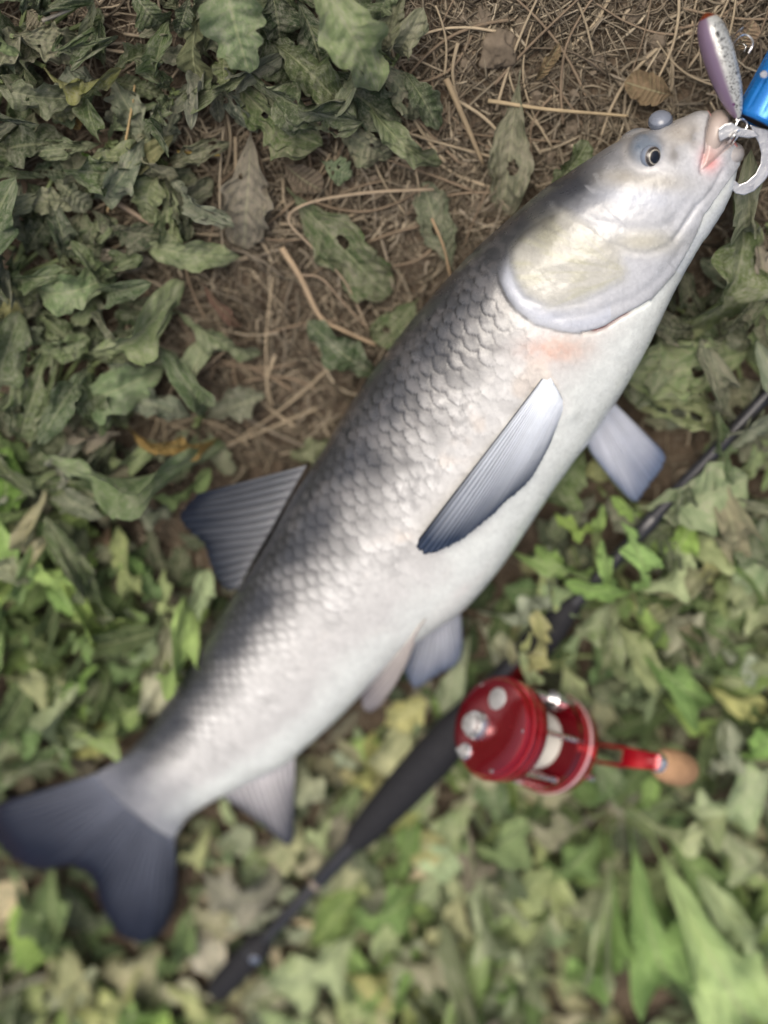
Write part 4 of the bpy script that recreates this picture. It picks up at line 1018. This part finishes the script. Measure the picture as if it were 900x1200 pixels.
loose('fallen_leaf', 'pale crumpled leaf in front of the dorsal fin', 'leaf', (388, 512), (340, 536), 26, 'dusty', 'o', .004, .008)
loose('fallen_leaf', 'grey green leaf scrap beside the withered leaf', 'leaf', (170, 262), (250, 212), 34, 'muddy', 's', .003, .004)
loose('fallen_leaf', 'tiny dusty leaf near the fish back', 'leaf', (392, 395), (378, 380), 14, 'dusty', 'g', .004, .006)

# ------------------------------------------------------------------ filler weeds
def zone_green(px, py):
    """share of the ground that is covered by weeds, read off the photo"""
    if py < 620:
        if px < 130: return .9
        if px > 660 and py > 230: return .8
        if 200 < px < 480 and py < 150: return .55
        if px < 240 and py > 380 and py < 560: return .22
        if px < 240 and py < 300: return .1
        return 0.0
    return 1.0
LAND = [('the bare soil patch', 300, 450), ('the root tangle', 140, 60), ('the corner weed clump', 20, 40), ('the big drooping weed', 320, 40), ('the withered grey leaf', 285, 220), ('the scribbled leaf by the dorsal fin', 110, 570),
        ('the yellowing leaf', 205, 505), ('the dorsal fin', 225, 620), ('the fish back', 215, 740), ('the curly sprig', 90, 810), ('the upper tail lobe', 20, 940), ('the fork of the tail', 70, 1040), ('the lower tail lobe', 170, 1120),
        ('the anal fin', 320, 980), ('the rod butt', 270, 1160), ('the thin rod handle', 350, 1060), ('the rear rod grip', 470, 940), ('the pelvic fins', 490, 810), ('the reel side plate', 560, 920), ('the cork knob', 790, 880), ('the reel handle', 720, 830),
        ('the fore grip', 650, 760), ('the bright sprig', 700, 660), ('the far pectoral fin', 740, 560), ('the scribbled leaf on the rod', 820, 570), ('the thin rod blank', 860, 500), ('the fish chin', 820, 330), ('the steel jaw', 890, 240), ('the folded pale leaf', 800, 710),
        ('the rosette strap leaves', 790, 1080), ('the rosette crown', 720, 940), ('the limp beige leaves', 560, 1010), ('the pale floppy leaf', 290, 1030), ('the light leaves past the rod butt', 400, 1120), ('the bright weed under the tail', 90, 1140),
        ('the fish snout', 780, 100), ('the lure', 840, 60), ('the largest clod', 585, 58), ('the half buried leaf', 600, 170), ('the mud caked leaf', 400, 280), ('the fish nape', 640, 190), ('the fish shoulder', 510, 310)]
NUMW = {2: 'two', 3: 'three', 4: 'four', 5: 'five', 6: 'six', 7: 'seven', 8: 'eight', 9: 'nine', 10: 'ten'}
TINW = {'g': 'mid green', 'd': 'dark green', 'p': 'pale green', 'b': 'bright green', 'y': 'yellow green', 'o': 'olive', 's': 'grey green', 'k': 'beige', 'K': 'pale beige', 'P': 'pale green', 'B': 'bright green', 'S': 'grey green', 'Y': 'yellow green', 'G': 'mid green', 'O': 'olive'}
def near(px, py):
    r = sorted(LAND, key=lambda q: math.hypot(q[1] - px, q[2] - py)); return r[0][0], r[1][0]
def rod_d(x, y):
    t = min(1, max(0, ((x - 262) * 378 - (y - 1153) * 396) / (378 ** 2 + 396 ** 2))); return math.hypot(x - 262 - 378 * t, y - 1153 + 396 * t)
used = set()
def unique(cands):
    cands = [c for c in cands if len(c.split()) <= 16]
    for c in cands:
        if c not in used: used.add(c); return c
    return cands[0]
cnt = 0; tries = 0; filled = []
while cnt < 112 and tries < 8000:
    tries += 1
    px, py = rng.uniform(-110, 1010), rng.uniform(-50, 1280)
    if rng.random() > zone_green(px, py): continue
    if in_fish(px, py): continue
    if any(math.hypot(px - a, py - b) < 52 for a, b in filled): continue
    filled.append((px, py)); cnt += 1
    lv = []; green = py > 600
    warmz = px < 620 and py > 920
    main = rng.choice(('KOPYSKBG' if warmz else 'GgPpSBPG') if green else 'gdspgsk')
    n = rng.randint(5, 9); a0 = rng.random() * 6.28; big = rng.uniform(.8, 1.25)
    hz = rng.uniform(.6, 1.3)
    for k in range(n):
        a = a0 + k * 2.4 + rng.uniform(-.4, .4); ln = rng.uniform(56, 145 if green else 100) * big; r0 = rng.uniform(2, 14)
        tx, ty = px + ln * math.cos(a), py + ln * math.sin(a) * .95
        if in_fish(tx, ty) or in_fish((px + tx) / 2, (py + ty) / 2): continue
        kind = rng.choice(['fresh', 'fresh', 'dusty'] if green else ['dusty', 'dusty', 'muddy', 'holey'])
        tint = main if rng.random() < .6 else rng.choice('gBPSOGg' if green else 'gdsps')
        # keep low next to the reel, rod and fins so that nothing covers them
        low = min(math.hypot(tx - q[0], ty - q[1]) for q in ((600, 850), (660, 870), (720, 866), (775, 875), (500, 900), (440, 950), (340, 1060), (280, 1140), (520, 780), (320, 950), (740, 540), (230, 620), (150, 1050), (50, 980))) < 75 or (tx > 640 and ty > 930) or any(rod_d(*q) < 62 for q in ((px, py), (tx, ty), ((px + tx) / 2, (py + ty) / 2)))
        hi = rng.uniform(.002, .010) if low else rng.uniform(.006, .040) * hz
        lv.append((px + r0 * math.cos(a), py + r0 * math.sin(a), .002 + (0 if low else .25 * hi), tx, ty, hi, rng.uniform(18, 40 if green else 34) * big, kind, tint, rng.uniform(-.25, .25) if low else rng.uniform(-.7, .7), .4 if low else 1.0))
    if len(lv) < 2: continue
    n1, n2 = near(px, py); sz = 'small' if big < .95 else 'broad' if big > 1.1 else 'low'
    lab = unique([f'{sz} weed of mostly {TINW[main]} leaves beside {n1}', f'{sz} weed of mostly {TINW[main]} leaves between {n1} and {n2}', f'{sz} weed of {NUMW[len(lv)]} mostly {TINW[main]} leaves near {n1}', f'{sz} weed of {NUMW[len(lv)]} mostly {TINW[main]} leaves between {n1} and {n2}'])
    plant('low_weed', lab, 'weed', (px, py), lv, 'low weeds covering the ground')

BMASK = inside((_mx - 100) * 3., (_my - 100) * 3., FPOLY)
def in_body(px, py):
    ix, iy = int(px / 3 + 100), int(py / 3 + 100)
    return bool(BMASK[iy, ix]) if 0 <= ix < 600 and 0 <= iy < 700 else False
flat_spots = []
tries = 0
while len(flat_spots) < 95 and tries < 9000:
    tries += 1
    px, py = rng.uniform(-40, 940), rng.uniform(600, 1240)
    if in_body(px, py) or any(math.hypot(px - a, py - b) < 44 for a, b in flat_spots): continue
    if 180 < px < 260 and 560 < py < 660: continue
    flat_spots.append((px, py)); lv = []; main = rng.choice('gdgksdO'); a0 = rng.random() * 6  # mostly dark tints, shade of the gaps between leaves put into the colour
    for k in range(rng.randint(5, 8)):
        a = a0 + k * 2.4 + rng.uniform(-.4, .4); ln = rng.uniform(36, 78); tx, ty = px + ln * math.cos(a), py + ln * math.sin(a)
        if in_body(tx, ty): tx, ty = px + .45 * ln * math.cos(a), py + .45 * ln * math.sin(a)
        lv.append((px + 3 * math.cos(a), py + 3 * math.sin(a), .0015, tx, ty, rng.uniform(.001, .006), rng.uniform(14, 30), rng.choice(['fresh', 'dusty', 'muddy']), main if rng.random() < .5 else rng.choice('gdkOd'), rng.uniform(-.25, .25), .4))
    n1, n2 = near(px, py)
    lab = unique([f'flat trodden weed of mostly {TINW[main]} leaves beside {n1}', f'flat trodden weed, mostly {TINW[main]}, between {n1} and {n2}', f'trodden {TINW[main]} weed with {NUMW[len(lv)]} leaves near {n1}', f'trodden {TINW[main]} weed with {NUMW[len(lv)]} leaves between {n1} and {n2}'])
    plant('trodden_weed', lab, 'weed', (px, py), lv, 'trodden weeds flat on the ground')

# ================================================================== LITTER
def straw_mesh(items, name):
    """items: list of (pts, rad, colour)"""
    V = []; F = []; Cc = []
    for pts, rad, c in items:
        v, f = tube(pts, rad, 5 if len(items) < 4 else 4, True); k = len(V)
        V += v; F += [tuple(i + k for i in g) for g in f]; Cc += [c] * len(v)
    me = new_mesh(name, V, F); set_col(me, np.array(Cc)); return me
def straw_pts(p, ang, L, bend, z0, z1, n=6):
    d = Vector((math.cos(ang), math.sin(ang), 0)); s = Vector((-d.y, d.x, 0)); out = []
    for i in range(n):
        t = i / (n - 1); q = p + d * (L * (t - .5)) + s * bend * L * math.sin(math.pi * t) 
        q.z = ground_h(q.x, q.y) - .003 + z0 + (z1 - z0) * t; out.append(q)
    return out
SC = [(.27, .225, .160), (.21, .175, .125), (.16, .130, .092), (.34, .29, .21), (.11, .088, .064), (.24, .205, .155), (.085, .07, .05)]
items = []
def litter_density(px, py):
    if in_fish(px, py): return 0
    if py < 130: return 1.0 if px > 430 else .6
    if py < 420: return 1.0 if px > 130 else .35
    if py < 640: return .9 if 130 < px < 480 else .2
    return .22
while len(items) < 8500:
    px, py = rng.uniform(-60, 960), rng.uniform(-60, 1260)
    if rng.random() > litter_density(px, py): continue
    p = P(px, py, 0); L = rng.choice([.008, .014, .02, .03, .045]) * rng.uniform(.7, 1.3)
    c = np.array(rng.choice(SC)) * rng.uniform(.45, 1.25); r = rng.choice([rng.uniform(.00015, .00035)] * 6 + [rng.uniform(.00035, .0007)] * 3 + [rng.uniform(.0007, .0012)])
    items.append((straw_pts(p, rng.uniform(0, 6.28), L, rng.uniform(-.22, .22), rng.uniform(0, .004), rng.uniform(0, .005), 5), [r, r, r * .95, r * .9, r * .6], c))
o = obj('straw_litter', straw_mesh(items, 'straw_litter'), M_STRAW); o['kind'] = 'stuff'; o['label'] = 'fine dry straw and rootlets littering the brown soil'; o['category'] = 'straw'
# crumbs of soil
def crumb_mesh():
    import bmesh
    bm = bmesh.new(); bmesh.ops.create_icosphere(bm, subdivisions=1, radius=1)
    tv = np.array([v.co[:] for v in bm.verts]); tf = [tuple(v.index for v in f.verts) for f in bm.faces]; bm.free()
    V = []; F = []; tot = 0; rs = np.random.RandomState(5)
    while tot < 4200:
        px, py = rng.uniform(-40, 940), rng.uniform(-40, 1240)
        if in_fish(px, py) or rng.random() > (1 if py < 640 and px > 130 else .25): continue
        p = P(px, py, 0); r = rng.choice([.0006, .0009, .0009, .0013, .0013, .002, .0032 if py < 260 and px > 420 else .0015]) * rng.uniform(.7, 1.3); p.z = gz_(p) + r * .5
        F += [tuple(i + tot * len(tv) for i in f) for f in tf]
        V.append((tv * rs.uniform(.6, 1.1, (1, 3)) + rs.uniform(-.35, .35, tv.shape)) * r + np.array(p)); tot += 1
    return new_mesh('soil_crumbs', np.concatenate(V), F, False)
o = obj('soil_crumbs', crumb_mesh(), M_CLOD); o['kind'] = 'stuff'; o['label'] = 'small crumbs of brown soil scattered over the ground'; o['category'] = 'soil'
# clods one can pick out
def clod(name, label, px, py, r, seed, group=None):
    rs = random.Random(seed); import bmesh
    bm = bmesh.new(); bmesh.ops.create_icosphere(bm, subdivisions=4, radius=1)
    for v in bm.verts:
        d = v.co.normalized(); k = 1 + .42 * noise.noise(d * 1.6 + Vector((seed, 0, 0))) + .25 * noise.noise(d * 4.5 + Vector((0, seed, 0))) + .12 * noise.noise(d * 11 + Vector((0, seed, 3)))
        v.co = Vector((d.x * k, d.y * k * .85, d.z * k * .6)) * r
    me = bpy.data.meshes.new(name); bm.to_mesh(me); bm.free(); me.polygons.foreach_set('use_smooth', [True] * len(me.polygons))
    o = obj(name, me, M_CLOD); p = P(px, py, 0); o.location = (p.x, p.y, gz_(p) + r * .3); o.rotation_euler = (0, 0, rs.random() * 6)
    return tag(o, label, 'clod', group)
clod('soil_clod', 'largest crumbly brown clod in the straw above the fish nape', 585, 58, .012, 3)
clod('soil_clod', 'small pale clod on bare soil beside the narrow green leaf', 226, 398, .006, 5)
clod('soil_clod', 'brown clod beside the mauve lure', 770, 48, .006, 9)
for k, (x, y, r) in enumerate([(566, 22, .006), (672, 150, .005), (344, 446, .004), (296, 500, .004), (338, 505, .003), (378, 470, .004), (614, 30, .006), (548, 75, .005), (700, 66, .004), (480, 190, .003), (430, 160, .004), (250, 470, .004), (318, 420, .004), (740, 20, .005)]):
    n1, n2 = near(x, y); clod('soil_clod', unique([f'small brown soil clod beside {n1}', f'small brown soil clod between {n1} and {n2}', f'tiny brown soil clod near {n1}', f'tiny brown clod in the straw between {n1} and {n2}']), x, y, r, 20 + k, 'small clods in the straw')
# straws one can pick out
def stalk(label, pts, r, c, group=None):
    p = catmull([tuple(q) for q in pts], max(8, 5 * len(pts))); n = len(p)
    c = np.array(c); base = Vector(p[0])
    me = straw_mesh([([Vector(q) - base for q in p], [r * (1 - .35 * i / n) for i in range(n)], c)], 'straw_stalk')
    o = obj('straw_stalk', me, M_STRAW); o.location = base; return tag(o, label, 'straw', group)
def PS(*pts): return [P(x, y, z) for x, y, z in pts]
stalk('long pale bent stalk arching over the mud caked leaf', PS((508, 222, .012), (430, 226, .014), (362, 238, .014), (338, 258, .014), (366, 290, .014), (404, 330, .012), (432, 388, .008)), .0011, (.29, .23, .16))
stalk('thick flat straw blade pointing at the fish back', PS((330, 290, .006), (352, 325, .008), (376, 372, .008), (404, 388, .008), (440, 404, .006)), .0021, (.33, .25, .165))
stalk('thin bent stalk beside the thick straw blade', PS((350, 322, .008), (376, 326, .010), (400, 352, .009), (430, 384, .007)), .0008, (.26, .2, .14))
stalk('long straight straw running towards the fish snout', PS((572, 118, .008), (640, 128, .010), (700, 133, .010), (736, 136, .008)), .0013, (.33, .26, .16))
stalk('upright pale straw leaning in the root tangle', PS((126, 248, .014), (140, 200, .018), (152, 140, .018), (158, 100, .012)), .0010, (.36, .27, .14))
stalk('yellow straw with a kink beside the curled olive leaf', PS((208, 178, .010), (258, 182, .012)), .0009, (.40, .29, .09))
stalk('short thick straw on the leaves beside the curled olive leaf', PS((136, 236, .010), (160, 252, .010), (188, 270, .008)), .0019, (.27, .21, .15))
stalk('thin stalk hanging straight down beside the withered leaf', PS((262, 150, .010), (258, 200, .010), (258, 250, .012), (262, 300, .008)), .0009, (.25, .21, .15))
stalk('thick straw standing above the half buried leaf', PS((523, 92, .008), (544, 140, .010), (566, 192, .006)), .0019, (.25, .195, .125))
stalk('thin pale straw across the dusty soil from the dorsal side', PS((200, 448, .006), (238, 432, .008), (276, 400, .006)), .0011, (.29, .23, .16))
stalk('grey straw lying over the leaves at the corner weed', PS((50, 24, .034), (80, 12, .036), (102, 1, .034)), .0011, (.30, .28, .23))
stalk('straw beside the fish shoulder crossing the mud splashed leaf', PS((506, 256, .012), (520, 290, .012), (528, 326, .010)), .0009, (.32, .23, .14))
k = 0
while k < 110:
    px, py = rng.uniform(130, 900), rng.uniform(-10, 520)
    if in_fish(px, py) or rng.random() > litter_density(px, py): continue
    if py > 240 and px > 620: continue
    p = P(px, py, 0); L = rng.uniform(.03, .085); r = rng.uniform(.0006, .0012); ang = rng.uniform(0, 6.28)
    q = straw_pts(p, ang, L, rng.uniform(-.18, .18), rng.uniform(.001, .006), rng.uniform(.001, .008), 5)
    if any(in_fish(*proj(v.x, v.y, v.z)) for v in q): continue
    n1, n2 = near(px, py); tone = rng.random(); sz = 'long' if L > .065 else 'short' if L < .045 else 'plain'; tw = 'pale' if tone > .5 else 'brown'
    lab = unique([f'{sz} {tw} straw stalk lying beside {n1}', f'{sz} {tw} straw stalk lying between {n1} and {n2}', f'{"thin" if r < .0009 else "thick"} {sz} {tw} straw stalk near {n1}', f'{"thin" if r < .0009 else "thick"} {sz} {tw} straw stalk between {n1} and {n2}'])
    stalk(lab, q, r, np.array((.33, .27, .185) if tone > .5 else (.19, .145, .10)) * rng.uniform(.85, 1.15), 'loose straw stalks on the soil'); k += 1
print("objects", len(bpy.data.objects), "plants", len(PLANTS))
